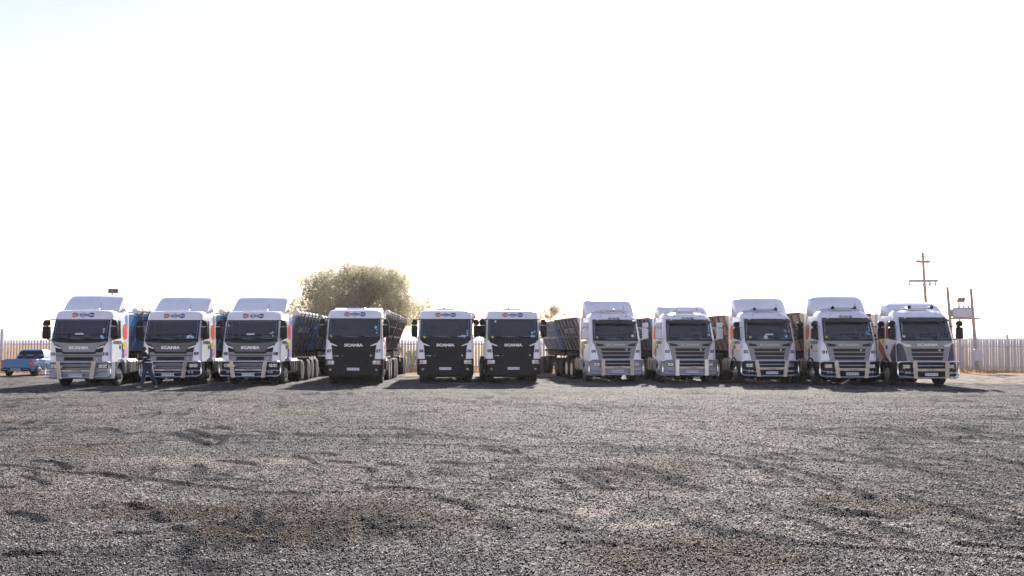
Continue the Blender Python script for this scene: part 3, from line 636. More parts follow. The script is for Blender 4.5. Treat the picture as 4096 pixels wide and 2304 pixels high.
        MB().panel([(-1.03, 2.66), (1.03, 2.66), (1.0, 2.80), (.78, 2.80), (.70, 2.84), (-.70, 2.84), (-.78, 2.80), (-1.0, 2.80)], vs, .0, .02).build('sun_visor', M_visor, cab)
        nz = 1.40; nx = 1.02
        if num == 'x':
            for s in (-1, 1):
                q = [(s*1.195, 1.0), (s*1.195, 1.70), (s*1.12, 1.78), (s*1.0, 1.70), (s*.92, 1.45), (s*.86, 1.2), (s*.82, 1.0)]
                MB().panel(q[::s], front, .010, .01).build('corner_panel', M_navy, cab)
    if num != 'x':
        for s in (-1, 1):
            MB().text(num, front, s*nx, nz, .195, .15, d=.010, off=.05).build('number_decal', M_ink, cab, smooth=0)
    # logo on the roof band
    if num != 'x' and not (num == '02'):
        if ty in 'AB': logo(cab, opt['word'], front, -.0, 2.93+dz, .94, .20)
        else: logo(cab, opt['word'], front, 0, 2.89, .56, .11)
    # windscreen stickers
    for (sx, sz, sr, mm) in opt.get('stk', ()):
        MB().panel(disc(sx, sz+dz, sr, sr, 12), front, .026, .004).build('windscreen_sticker', mm, cab, smooth=0)
    # windscreen guard rail
    if ty != 'B':
        gm = M_seal if ty == 'A' else M_brush; zr = 2.14 if ty == 'A' else 2.20; gb = MB(); ww = 1.1 if ty == 'A' else 1.02
        gb.tube([(x, fy(x, zr)-.09, zr) for x in (-ww, -.8, -.4, 0, .4, .8, ww)], .013, 6); gb.tube([(x, fy(x, 1.93)-.09, 1.93) for x in (-ww, -.8, -.4, 0, .4, .8, ww)], .013, 6)
        for x in ((-.45, .45) if num != '04' else (0,)): gb.tube([(x, fy(x, zr)-.09, zr), (x+.03, fy(x, 1.93)-.09, 1.93)], .012, 5)
        for s in (-1, 1): gb.tube([(s*ww, fy(ww, zr)-.09, zr), (s*ww, fy(ww, zr)-.0, zr)], .012, 5); gb.tube([(s*ww, fy(ww, 1.93)-.09, 1.93), (s*ww, fy(ww, 1.93), 1.93)], .012, 5)
        go = gb.build('windscreen_guard', gm, cab)
        if opt.get('gplate'): MB().panel([(-.18, 2.12), (.18, 2.12), (.16, 2.18), (-.16, 2.18)], front, .11, .01).build('guard_badge', M_letter, go, smooth=0)
    # ---------- bumper
    bm_hw, bm_r, bm_fy = fy_maker([.2, .4, 1.1], [1.22, 1.25, 1.25], [.03, 0, .03], [.22, .24, .24], .08)
    zb1 = .985 if ty != 'B' else 1.08
    def bumper():
        mb = MB(); rings = []
        for z in np.linspace(.32 if ty != 'B' else .36, zb1, 7):
            h = bm_hw(z); r = bm_r(z); ring = [(x, bm_fy(x, z), z) for x in np.linspace(-(h-r), h-r, 9)]
            ca = [(h-r+r*math.sin(k/6*math.pi/2)) for k in range(1, 7)]; ring += [(x, bm_fy(x, z), z) for x in ca]+[(h, .72, z), (h-.05, .74, z)]
            ring = ring+[(-(h-.05), .74, z), (-h, .72, z)]+[(-x, bm_fy(x, z), z) for x in reversed(ca)]; rings.append(ring)
        return mb.loft(rings, True)
    bmat = opt.get('bumper', M_black); bo = part('bumper', ('bumper', ty == 'B', bmat.name), bumper, bmat, root)
    bf = lambda u, v, d: (u, bm_fy(u, v)-d, v)
    # grille seam between cab and bumper
    if ty in 'A':
        MB().panel([(-.62, .70), (.62, .70), (.66, .97), (-.66, .97)], bf, .01, .02).build('lower_grille', M_seal, bo)
        for z in (.90, .80, .72): MB().panel([(-.62, z), (.62, z), (.62, z+.035), (-.62, z+.035)], bf, .035, .03).build('grille_slat', M_silver, bo)
        hz0, hz1, hx0, hx1 = .74, .93, .78, 1.17
    elif ty == 'C':
        MB().panel([(-.62, .72), (.62, .72), (.64, .97), (-.64, .97)], bf, .01, .02).build('lower_grille', M_seal, bo)
        for z in (.84,): MB().panel([(-.6, z), (.6, z), (.6, z+.03), (-.6, z+.03)], bf, .03, .03).build('grille_slat', M_silver, bo)
        hz0, hz1, hx0, hx1 = .72, .91, .74, 1.08
    else:
        MB().panel([(-.42, .86), (.42, .86), (.48, 1.02), (-.48, 1.02)], bf, .006, .01).build('lower_grille', M_seal, bo)
        MB().panel([(-1.24, .42), (1.24, .42), (1.24, .80), (-1.24, .80)], bf, .06, .05).build('bumper_beam', M_black, bo)
        skid = MB(); skid.box(-.9, .9, .12, .5, .26, .36, .03); skid.build('skid_plate', M_black, bo)
        hz0, hz1, hx0, hx1 = .83, 1.05, .80, 1.19
        MB().text('G 460', front, -.74, 1.22, .22, .045, d=.06, off=.02).build('model_lettering', M_letter, gr, smooth=0)
        MB().text('XT', front, -.47, 1.22, .09, .045, d=.06, off=.02).build('model_badge', M_rust, gr, smooth=0)
    for s in (-1, 1):
        ho = MB().panel([(s*hx0, hz1), (s*hx0, hz0+.03), (s*(hx0+.05), hz0), (s*hx1, hz0), (s*hx1, hz1-.02)][::s], bf, .012, .02).build('headlight', M_seal, bo)
        w2 = (hx1-hx0-.08)/2
        for k in range(2):
            x0 = hx0+.03+k*(w2+.02)
            for (q0, q1) in ((hz0+.09, hz1-.03), (hz0+.03, hz0+.075)):
                MB().panel([(s*x0, q0), (s*(x0+w2), q0), (s*(x0+w2), q1), (s*x0, q1)][::s], bf, .02, .01).build('lamp', M_lens, ho)
        if ty == 'B' or num == 'x': MB().panel([(s*hx1-s*.10, hz0+.005), (s*hx1-s*.01, hz0+.005), (s*hx1-s*.01, hz0+.06), (s*hx1-s*.10, hz0+.06)][::s], bf, .026, .008).build('indicator', M_amber, ho)
        fx, fz = (.98, .62) if ty == 'B' else (.93, .56)
        for k in range(1 if ty == 'B' else 2):
            MB().lathe([(.055, 0), (.05, -.02), (.01, -.022)], (s*(fx-.13*k), bm_fy(fx-.13*k, fz)-(.064 if ty == 'B' else .01), fz), 'y', 14).build('fog_light', M_lens if ty == 'B' else M_letterd, bo)
    # number plate
    pz = .655 if ty == 'B' else (.46 if ty == 'A' else .50); py = -.07 if ty == 'B' else -.20
    po = MB().box(-.26, .26, py-.01, py+.01, pz-.055, pz+.055).build('number_plate', M_plate, root)
    MB().text(opt['plate'], lambda u, v, d: (u, py-.01-d, v), 0, pz, .46, .07, d=.003, off=.02).build('lettering', M_plink, po, smooth=0)
    if ty != 'B':
        MB().box(-.2, .2, py+.012, 0.02, pz-.03, pz+.03).build('plate_bracket', M_chassis, po)
        bullbar(root, ty, opt.get('tilt', .08), opt.get('platem', M_brush))
    mirrors(root, ty, opt.get('mirror', M_black), dz)
    # ---------- roof
    zt = ZTOP[ty]
    hat = (MB().box(-.52, .52, .84, 1.22, zt-.03, zt+.085, .03) if ty == 'A' else MB().box(-.42, .42, .95, 1.5, zt-.01, zt+.09, .03)).build('roof_hatch', M_white, cab)
    MB().tube([(.55, .9, zt-.03), (.55, .92, zt+.32)], .008, 5).build('antenna', M_seal, cab)
    def spoiler_ring(t, hb, ht, y0, y1, z1):
        return None
    if ty == 'A':
        sp = MB(); rows = []
        for t in np.linspace(0, 1, 9):
            y = 1.3+.93*t; z = zt-.03+.70*(1-(1-t)**1.6); w1 = 1.15-.02*t; wt_ = 1.13-.06*t
            rows.append([(-w1, y+.05, zt-.05), (-w1+.02, y+.03, zt-.05+(z-zt+.05)*.35), (-wt_-.02, y, z-.06*t), (-wt_+.05, y, z), (0, y-.06, z+.01), (wt_-.05, y, z), (wt_+.02, y, z-.06*t), (w1-.02, y+.03, zt-.05+(z-zt+.05)*.35), (w1, y+.05, zt-.05)])
        sp.loft(rows, False, closed=False); 
        so = sp.build('roof_spoiler', M_white, cab)
        sol = so.modifiers.new('s', 'SOLIDIFY'); sol.thickness = .025
    elif ty == 'B':
        sp = MB(); sp.loft([[(-1.05, 1.1, zt-.04), (1.05, 1.1, zt-.04), (1.12, 2.2, zt-.04), (-1.12, 2.2, zt-.04)], [(-.95, 1.3, zt+.03), (.95, 1.3, zt+.03), (1.05, 2.2, zt+.12), (-1.05, 2.2, zt+.12)]], True)
        sp.build('roof_spoiler', M_white, cab)
        MB().lathe([(.05, 0), (.05, .05), (.03, .09), (.005, .1)], (-.1, 1.7, zt+.08), 'z', 12).build('beacon', M_seal, cab)
    else:
        hs = opt.get('sp', .62)+.06; sp = MB(); rows = []
        for t in np.linspace(0, 1, 9):
            y = 1.25+.85*t; z = zt-.02+hs*math.sin(t*math.pi/2)**.8; w1 = 1.16; c = .16*min(1, t*2.5)
            rows.append([(-w1, y+.05, zt-.25), (-w1+.01, y+.02, max(zt-.2, z-.22)), (-w1+.05, y, max(zt-.15, z-.09)), (-w1+.18, y-.02, z-.015), (-w1+.4, y-.03, z), (0, y-.06, z+.01), (w1-.4, y-.03, z), (w1-.18, y-.02, z-.015), (w1-.05, y, max(zt-.15, z-.09)), (w1-.01, y+.02, max(zt-.2, z-.22)), (w1, y+.05, zt-.25)])
        sp.loft(rows, False, closed=False); so = sp.build('roof_spoiler', M_white, cab); sol = so.modifiers.new('s', 'SOLIDIFY'); sol.thickness = .03
        rk = MB(); rk.tube([(-.95, 1.0, zt-.08), (-.55, .80, zt+.04), (-.3, .78, zt+.05), (.3, .78, zt+.05), (.55, .80, zt+.04), (.95, 1.0, zt-.08)], .022, 6)
        rk.tube([(-.9, 1.2, zt+.0), (-.5, .95, zt+.1), (.5, .95, zt+.1), (.9, 1.2, zt+.0)], .018, 6); rko = rk.build('roof_rail', M_steel, cab)
        for s in (-1, 1):
            hm = MB().lathe([(.075, 0), (.06, .05), (.03, .12), (.02, .5)], (s*.47, .72, zt+.10), 'y', 14); hm.build('air_horn', M_seal if num not in ('04', '03') else M_brush, cab)
            MB().lathe([(.035, 0), (.035, .04), (.005, .05)], (s*.6, fy(.6, 3.0)-.03, 2.97), 'y', 8).build('marker_lamp', M_seal, cab)
        bc = opt.get('beacon')
        if bc: MB().lathe([(.05, 0), (.05, .05), (.035, .09), (.005, .10)], (bc, .80, zt+.06), 'z', 12).build('beacon', M_amber, cab)
    # ---------- steps, mudguards, chassis
    fend = opt.get('fender', M_black)
    for s in (-1, 1):
        st = MB(); x0, x1 = sorted((s*.93, s*1.215)); st.box(x0, x1, .742, .86, .36, .98, .02); st.build('step_panel', fend, root)
        fd = MB(); rings = []
        for a in np.linspace(8, 176, 14):
            ca, sa = math.cos(R(a)), math.sin(R(a)); cy = 1.45-.0
            rings.append([(s*.88, cy-ca*.62, .5+sa*.66), (s*1.255, cy-ca*.62, .5+sa*.66), (s*1.265, cy-ca*.57, .5+sa*.60), (s*.88, cy-ca*.57, .5+sa*.60)])
        fd.loft(rings, True); fd.build('mudguard', fend, root)
    for s in (-1, 1): wheel(root, s*1.02, 1.45, rimm=M_alu)
    for y in (4.35, 5.7):
        for s in (-1, 1): wheel(root, s*.93, y, dual=True, wd=.28)
    ch = MB()
    for s in (-1, 1): ch.box(s*.42-.04, s*.42+.04, .5, 6.5, .78, 1.05)
    for y in (.9, 2.5, 4.35, 5.7, 6.4): ch.box(-.4, .4, y-.06, y+.06, .74, .98)
    for y in (1.45, 4.35, 5.7): ch.box(-.95, .95, y-.07, y+.07, .42, .58)
    ch.box(-.5, .5, 4.5, 5.5, 1.052, 1.2, .03)
    ch.box(-.38, .38, .8, 2.2, .55, 1.0, .05)
    ch.build('chassis', M_chassis, root)
    for s in (-1, 1):
        tk = MB(); x0, x1 = sorted((s*.6, s*1.22)); tk.box(x0, x1, 2.42, 3.7, .45, 1.08, .09); to = tk.build('fuel_tank', M_alu, root)
        bd = MB()
        for y in (2.65, 3.05, 3.45): bd.box(x0-.008, x1+.008, y-.03, y+.03, .44, 1.09, .09)
        bd.build('tank_strap', M_seal, to)
        mg = MB(); rings = []
        for a in np.linspace(20, 160, 10):
            ca, sa = math.cos(R(a)), math.sin(R(a)); rings.append([(s*.65, 5.7-ca*.6+(0), .55+sa*.58), (s*1.2, 5.7-ca*.6, .55+sa*.58), (s*1.2, 5.7-ca*.57, .55+sa*.55), (s*.65, 5.7-ca*.57, .55+sa*.55)])
        mg.loft(rings, True); mg.build('rear_mudguard', M_black, root)
    for x in (-.3, -.1, .1): 
        pass
    ln = MB()
    for i, x in enumerate((-.25, 0, .25)): ln.tube([(x, CAB_L+.03, 1.9), (x+.05, CAB_L+.35, 1.5+.05*i), (x, CAB_L+.8, 1.3), (x*.6, 3.6, 1.5)], .02, 5)
    ln.build('air_hoses', M_vred, root)
    return root

def trailer(X, Y, yaw, L, m, ribm, label, tarp=None, word=None, tall=1.0, second=False, front_m=None):
    """side tipper: V-sided tub with ribs, rails, axles"""
    root = empty('side_tipper_trailer', (X, Y, 0), R(yaw), label, 'trailer', 'tipper trailers behind the trucks')
    z0, zm, z1 = 1.42, 2.18, 1.42+1.62*tall; b0, bm_, b1 = .62, .98, 1.22
    def hx(z): return float(np.interp(z, [z0, z1], [b0, b1]))
    tub = MB(); t = .05
    sl = .28
    def ringy(y, k):     # k=-1 front end, 1 rear end
        return [(-hx(z0), y-k*sl, z0), (hx(z0), y-k*sl, z0), (b1, y, z1), (b1-t, y, z1), (hx(z0)-t, y-k*sl, z0+t), (-hx(z0)+t, y-k*sl, z0+t), (-b1+t, y, z1), (-b1, y, z1)]
    tub.loft([ringy(0, -1), ringy(L, 1)], True)
    for y, k in ((0, -1), (L, 1)):
        pl = [(-hx(z0)+t, y-k*sl, z0+t), (hx(z0)-t, y-k*sl, z0+t), (b1-t, y, z1), (-b1+t, y, z1)]
        yy = -k*.05; tub.loft([pl, [(a, b+yy, c) for a, b, c in pl]], True)
    to = tub.build('tub', m, root, smooth=20)
    # ribs over the sloped sides and the horizontal rails
    n = max(4, int(L/.95))
    for s in (-1, 1):
        for i in range(n+1):
            rb = MB(); y = .12+(L-.24)*i/n; sh = sl*(1-i/n)-sl*(i/n); sh = sh*.85
            rb.loft([[(s*(hx(z)+0.0), y-.035+sh*(z1-z)/(z1-z0), z), (s*(hx(z)+.07), y-.035+sh*(z1-z)/(z1-z0), z), (s*(hx(z)+.07), y+.035+sh*(z1-z)/(z1-z0), z), (s*(hx(z)), y+.035+sh*(z1-z)/(z1-z0), z)] for z in (z0+.02, z1-.05)], True)
            rb.build('side_rib', ribm, to)
        rl = MB()
        for z, hh in ((z0+.68*tall, .05), (z0+1.15*tall, .03)): rl.loft([[(s*hx(z-hh), y, z-hh), (s*(hx(z)+.09), y, z-hh), (s*(hx(z)+.09), y, z+hh), (s*hx(z+hh), y, z+hh)] for y in (.12, L-.12)], True)
        rl.loft([[(s*(b1-.06), y, z1-.07), (s*(b1+.06), y, z1-.07), (s*(b1+.06), y, z1+.03), (s*(b1-.06), y, z1+.03)] for y in (0, L)], True)
        rl.build('side_rail', M_chassis if ribm is m else ribm, to)
        if word:
            mp = (lambda u, v, d, s=s: (s*(hx(v)+.075+d), u, v)); MB().text(word, mp, L*.45, z0+1.0*tall, L*.5, .26, flip=s, d=.005, off=.01).build('lettering', M_stickerw, to, smooth=0)
    if tarp:
        tp = MB(); s = tarp; pts = []; rad_ = []
        for i in range(int(L*3)+1):
            y = i/3; pts.append((s*(b1-.02)+.015*math.sin(i*1.7), y, z1+.15+.02*math.sin(i*2.3))); rad_.append(.115+.018*math.sin(i*1.9+1))
        tp.tube(pts, rad_, 10); tp.loft([[(s*(b1-.35), y, z1+.04), (s*(b1+.09), y, z1+.04), (s*(b1+.085), y, z1+.09), (s*(b1-.35), y, z1+.12)] for y in np.linspace(.1, L-.1, 8)], True)
        tpo = tp.build('rolled_tarp', M_tarp, root, smooth=60)
        for i in range(1, int(L/.95)+1):
            sb = MB(); y = i*.95-.3; sb.tube([(s*(b1-.02)+.145*math.cos(a), y+.01*k, z1+.15+.145*math.sin(a)) for k, a in enumerate(np.linspace(0, 6.283, 13)[:-1])], .022, 5, True)
            sb.box(min(s*(b1+.09), s*(b1+.12)), max(s*(b1+.09), s*(b1+.12)), y-.03, y+.03, z1-.25, z1+.12)
            sb.build('tarp_strap', M_strap, tpo)
    ch = MB()
    for s in (-1, 1): ch.box(s*.45-.05, s*.45+.05, .3, L+.5, 1.06, 1.28)
    for y in np.linspace(.4, L, 6): ch.box(-.75, .75, y-.05, y+.05, 1.285, 1.41)
    for y in (L-1.7, L-.4): ch.box(-.95, .95, y-.07, y+.07, .42, .58)
    ch.box(-1.1, 1.1, L+.35, L+.45, .55, .70)
    ch.build('chassis', M_chassis, root)
    for y in (L-1.7, L-.4):
        for s in (-1, 1): wheel(root, s*.93, y, dual=True, wd=.28, rimm=M_chassis)
    for s in (-1, 1):
        lg = MB(); lg.box(s*.75-.06, s*.75+.06, 1.6, 1.72, .35, 1.3); lg.box(s*.75-.12, s*.75+.12, 1.54, 1.78, .30, .349); lg.build('landing_leg', M_chassis, root)
        MB().box(s*.85-.12, s*.85+.12, L+.452, L+.48, .57, .68).build('tail_light', M_red, root)
        MB().box(min(s*.7, s*1.1), max(s*.7, s*1.1), 2.2, 3.0, .72, 1.05, .03).build('tool_box', M_chassis, root)
    return root

# paints of the tubs
M_tblue = mat('bright_blue_tub', (0.03, 0.22, 0.52), .45, noise=.25, nscale=2, dirt=(DUST, .15))
M_tsteel = mat('steel_blue_tub', (0.05, 0.15, 0.28), .5, noise=.25, nscale=2, dirt=(DUST, .2))
M_tnavy = mat('navy_tub', (0.10, 0.18, 0.36), .5, noise=.25, nscale=2, dirt=(DUST, .25))
M_tgrey = mat('dusty_grey_tub', (0.38, 0.36, 0.37), .65, noise=.3, nscale=2, dirt=((.08, .06, .05), .5))
M_tbrown = mat('dusty_brown_tub', (0.44, 0.35, 0.27), .7, noise=.3, nscale=2, dirt=((.09, .06, .045), .5))
M_tcream = mat('cream_tub', (0.55, 0.50, 0.44), .6, noise=.2, nscale=2, dirt=(DUST, .3))
M_rib = mat('dark_rib', (0.12, 0.10, 0.095), .7, noise=.3)

Bm = M_sticker; Wm = M_stickerw
STK = {'10': ((.92, 2.34, .045, Bm), (.92, 2.24, .04, Bm), (.86, 2.05, .06, Bm), (.92, 1.99, .05, Bm)),
       '09': ((.70, 2.04, .07, Wm), (.80, 2.08, .06, Bm), (.88, 2.02, .06, Bm)), '08': ((.90, 2.22, .04, Bm), (.82, 2.17, .045, Bm), (.92, 2.08, .04, Bm), (-1.0, 2.52, .04, Wm)),
       '07': ((.93, 2.36, .06, Bm), (.98, 2.25, .03, Bm), (.97, 2.12, .035, Bm), (-.98, 1.98, .05, M_yellow)),
       '06': ((.97, 2.22, .035, Bm), (.97, 2.12, .035, Bm), (.97, 2.03, .035, Bm), (.85, 1.98, .055, Bm), (.75, 1.98, .055, Bm), (.62, 1.96, .04, Wm), (-.92, 1.95, .055, M_yellow)),
       '05': ((.97, 2.18, .035, Bm), (.86, 2.13, .05, Bm), (.84, 1.98, .055, Bm), (.94, 1.98, .045, Bm), (-.92, 1.95, .055, M_yellow), (-.78, 2.64, .045, Wm)),
       '04': ((.88, 2.28, .03, Bm), (.80, 2.1, .07, Wm), (-.85, 2.02, .045, M_yellow)), '03': ((.92, 2.52, .035, Bm), (.92, 2.42, .035, Bm), (.92, 2.32, .035, Bm), (.90, 2.15, .05, Wm)),
       '02': ((.74, 2.32, .045, Bm), (.90, 2.3, .03, Bm), (.76, 2.06, .06, Bm), (-.82, 2.02, .05, M_yellow), (-.15, 2.03, .09, M_stickerw)),
       '01': ((.9, 2.42, .03, Bm), (.9, 2.3, .04, Bm), (.80, 2.2, .055, Bm), (.88, 2.16, .05, Bm), (-.92, 2.02, .05, M_yellow)), 'x': ((-.92, 2.04, .055, M_stickerw),)}
TR = [
 ('10', 315, 40.5, 2.5, 'A', dict(word='THE BUBBLES', plate='JH 41 SN GP', hood=M_silver, bumper=M_ltgrey, fender=M_ltgrey, gplate=1, tilt=.10, vest=.15, stk=STK['10']), 'white truck numbered 10 with pale grey bumper and bull bar, leftmost of the row'),
 ('09', 682, 41.8, .0, 'A', dict(word='THE BUBBLES', plate='JH 27 HB GP', bumper=M_black, vest=.25, tilt=.10, stk=STK['09']), 'white truck numbered 09 with dark hood and steel bull bar, partly behind the walking person'),
 ('08', 1000.5, 42.0, -1.0, 'A', dict(word='THE BUBBLES', plate='JH 27 GG GP', bumper=M_black, gplate=1, vest=.5, tilt=.10, stk=STK['08']), 'white truck numbered 08 with dark hood and steel bull bar, left of the big tree'),
 ('07', 1415, 43.0, 3.0, 'B', dict(word='NTHAMBELENI', plate='JH 97 HR GP', stk=STK['07']), 'white truck numbered 07 with black front, standing before the big tree'),
 ('06', 1782, 44.0, 3.0, 'B', dict(word='NTHAMBELENI', plate='JH 97 GG GP', stk=STK['06']), 'white truck numbered 06 with all black front and no bull bar'),
 ('05', 2054, 44.3, 4.5, 'B', dict(word='NTHAMBELENI', plate='JH 97 DV GP', stk=STK['05']), 'white truck numbered 05 with all black front and no bull bar'),
 ('04', 2466, 45.0, 7.5, 'C', dict(word='NTHAMBELENI', plate='KP 25 DM GP', bumper=M_ltgrey, fender=M_white2, mirror=M_white2, sp=.60, beacon=.05, tilt=0, stk=STK['04']), 'white truck numbered 04 with tall roof spoiler, white mirrors and bull bar'),
 ('03', 2762, 44.6, 4.5, 'C', dict(word='NTHAMBELENI', plate='JL 22 XX GP', bumper=M_ltgrey, fender=M_white2, mirror=M_white2, sp=.34, tilt=0, platem=M_alu, stk=STK['03']), 'white truck numbered 03 with low roof spoiler, white mirrors and dull bull bar plates'),
 ('02', 3080, 43.2, 2.0, 'C', dict(word='', plate='KB 45 GJ GP', bumper=M_black, sp=.62, beacon=.5, tilt=.10, gplate=1, stk=STK['02']), 'white truck numbered 02 with tall roof spoiler, black mirrors and no logo over the windscreen'),
 ('01', 3399, 41.6, .5, 'C', dict(word='NTHAMBELENI', plate='KB 45 GF GP', bumper=M_black, sp=.62, tilt=.08, stk=STK['01']), 'white truck numbered 01 with tall roof spoiler and black mirrors'),
 ('x', 3712.5, 40.8, 1.0, 'C', dict(word='', plate='KJ 48 JK GP', bumper=M_black, sp=.32, tilt=.02, vest=0, stk=STK['x']), 'white truck with navy corner panels and no number, rightmost of the row')]
TK = {}
for a in TR: TK[a[0]] = truck(*a)
# trailers: (truck, paint, rib paint, tarp side, word, tall, label, yaw)
TL = [('10', M_tblue, M_tnavy, 1, 'TRANSPORT', 1.0, 'bright blue tipper trailer with rolled tarp behind truck 10', 1.5),
      ('09', M_tsteel, M_tnavy, 1, None, 1.0, 'steel blue tipper trailer with rolled tarp behind truck 09', .5),
      ('08', M_tnavy, M_rib, 1, 'TRAMAC LOGISTICS', .97, 'navy blue ribbed tipper trailer with pale rolled tarp behind truck 08', 1.5),
      ('07', M_tgrey, M_rib, 1, None, 1.0, 'grey ribbed tipper trailer with rolled tarp behind truck 07', 2.0),
      ('06', M_tgrey, M_rib, 1, None, .93, 'dusty grey tipper trailer behind truck 06', 2.0),
      ('05', M_tgrey, M_rib, None, None, .93, 'dusty dark tipper trailer behind truck 05', 3.0),
      ('04', M_tgrey, M_rib, None, 'TRAMAC LOGISTICS', .97, 'dusty grey and brown ribbed tipper trailer beside truck 04', 7.5),
      ('03', M_tnavy, M_rib, None, 'LOGISTICS', .95, 'dark navy tipper trailer with white lettering between trucks 04 and 03', 4.5),
      ('02', M_tbrown, M_rib, None, 'TRAMAC', 1.0, 'dusty brown tipper trailer between trucks 03 and 02', 4.5),
      ('01', M_tbrown, M_rib, None, None, 1.05, 'rusty brown tipper trailer between trucks 02 and 01', 3.5),
      ('x', M_tcream, M_tcream, None, None, 1.0, 'pale cream trailer between truck 01 and the navy cornered truck', 2.0)]
for (k, m, rm, tp, wd, tall, lab, yw) in TL:
    t = TK[k]; c = Vector((0, 3.15, 0)); c.rotate(t.rotation_euler); p = t.location+c
    trailer(p.x, p.y, yw, 5.9, m, rm, lab, tp, wd, tall)
    if k in ('10', '08', '07', '04'):
        d = Vector((0, 6.7, 0)); d.rotate(Euler((0, 0, R(yw)))); q = p+d
        m2 = {'10': M_tblue, '08': M_tnavy, '07': M_tgrey, '04': M_tnavy}[k]
        trailer(q.x, q.y, yw, 5.4, m2, {'04': M_tgrey}.get(k, rm), {'10': 'second bright blue tipper trailer, far behind truck 10', '08': 'second navy tipper trailer, coupled behind the first one of truck 08', '07': 'second grey tipper trailer, coupled behind the first one of truck 07', '04': 'second tipper trailer with navy front end, coupled behind that of truck 04'}[k], tp, None, tall*.97)

# ------------------------------------------------------------------ pickup
def pickup():
    D = 53.5; X = atD(72, D)
    M_pb = mat('pickup_blue', (0.06, 0.20, 0.46), .45, noise=.1, coat=.1, dirt=(DUST, .2))
    root = empty('pickup', (X, D, 0), R(0), 'small blue two door pickup seen from behind, in front of the pale fence', 'pickup')
    # local: rear at y=0, front at y=4.3
    W = .82
    secs = [(0.02, .30, .86, .80), (.12, .26, .90, .82), (1.0, .24, .90, .83), (1.55, .24, .90, .83), (2.6, .24, .90, .83), (3.3, .25, .86, .82), (4.0, .28, .74, .76), (4.25, .35, .62, .68)]
    body = MB(); rings = []
    for y, zb, zt, hw_ in secs: rings.append([(-hw_+.08, y, zb), (hw_-.08, y, zb), (hw_, y, zb+.12), (hw_, y, (zb+zt)/2+.05), (hw_-.03, y, zt-.04), (hw_-.07, y, zt), (-hw_+.07, y, zt), (-hw_+.03, y, zt-.04), (-hw_, y, (zb+zt)/2+.05), (-hw_, y, zb+.12)])
    body.loft(rings, True); bo = body.build('body', M_pb, root)
    bed = MB(); bed.box(-.68, .68, .10, 1.45, .902, .906); bed.build('load_bed', M_seal, root)
    cabm = MB(); rings = []
    for y, z, hw_ in ((0, 0, 0),): pass
    def cr(z, y0, y1, h): return [(-h, y0, z), (h, y0, z), (h, (y0+y1)/2, z), (h-.04, y1, z), (-h+.04, y1, z), (-h, (y0+y1)/2, z)]
    cabm.loft([cr(.88, 1.50, 3.25, .78), cr(1.1, 1.55, 2.95, .72), cr(1.32, 1.66, 2.55, .62), cr(1.40, 1.78, 2.35, .54)], True)
    co = cabm.build('cab', M_pb, root)
    MB().add([(-.72, 1.49, .91), (.72, 1.49, .91), (.60, 1.635, 1.33), (-.60, 1.635, 1.33), (-.72, 1.52, .91), (.72, 1.52, .91), (.60, 1.66, 1.33), (-.60, 1.66, 1.33)], [(0, 1, 2, 3), (4, 5, 6, 7), (0, 1, 5, 4), (1, 2, 6, 5), (2, 3, 7, 6), (3, 0, 4, 7)]).build('rear_window', M_seal, co)
    for x in (-.33, .33): MB().box(x-.15, x+.15, 1.455, 1.485, .92, 1.14, .01).build('headrest', M_inter, co)
    for k in (-.5, 0, .5): MB().add([(k-.14, 1.545, 1.06), (k+.14, 1.545, 1.06), (k+.12, 1.595, 1.24), (k-.12, 1.595, 1.24)], [(0, 1, 2, 3)]).build('window_glint', M_stickerw, co, smooth=0) if False else None
    for s in (-1, 1):
        MB().add([(s*.775, 1.75, .95), (s*.755, 2.95, .97), (s*.655, 2.52, 1.28), (s*.65, 1.86, 1.28)], [(0, 1, 2, 3)]).build('side_window', M_tsteel, co, smooth=0)
        tl = MB().box(min(s*.70, s*.84), max(s*.70, s*.84), -.03, .08, .52, .86, .015).build('tail_light', M_red, root)
        MB().box(min(s*.71, s*.83), max(s*.71, s*.83), -.036, -.032, .64, .72).build('indicator', M_amber, tl)
        MB().box(min(s*.84, s*.98), max(s*.84, s*.98), 2.85, 2.95, .92, 1.04, .03).build('side_mirror', M_seal, root)
        MB().box(min(s*.832, s*.845), max(s*.832, s*.845), 1.15, 3.2, .24, .28).build('sill', M_white2, root)
        MB().box(min(s*.83, s*.838), max(s*.83, s*.838), 1.5, 3.0, .60, .62).build('rub_strip', M_sticker, root)
        for y in (.75, 3.45):
            arch = MB(); arch.lathe([(.36, 0), (.36, .02)], (s*.815, y, .32), 'x', 24); arch.build('wheel_arch', M_seal, root)
            e = bpy.data.objects.new('wheel', None); COL.objects.link(e); e.parent = root; e.location = (s*.76, y, .30)
            part('tyre', 'ptyre', lambda: tyre_mb(.30, .19), M_rubber, e); part('rim', ('prim', s), lambda: rim_mb(.30, s).add([], []), M_ltgrey, e)
    MB().box(-.70, .70, -.025, .018, .46, .88, .01).build('tailgate', M_pb, root)
    MB().box(-.80, .80, -.10, .06, .26, .42, .03).build('rear_bumper', M_black, root)
    MB().tube([(-.7, -.12, .36), (-.4, -.14, .34), (-.3, -.15, .28), (.3, -.15, .28), (.4, -.14, .34), (.7, -.12, .36)], .018, 6).build('tow_bar', M_steel, root)
    p = MB().box(-.26, .26, -.13, -.115, .31, .41).build('number_plate', M_ltgrey, root)
    MB().text('HBP 041 GP', lambda u, v, d: (u, -.13-d, v), 0, .36, .44, .06, d=.003, off=.01).build('lettering', M_plink, p, smooth=0)
pickup()

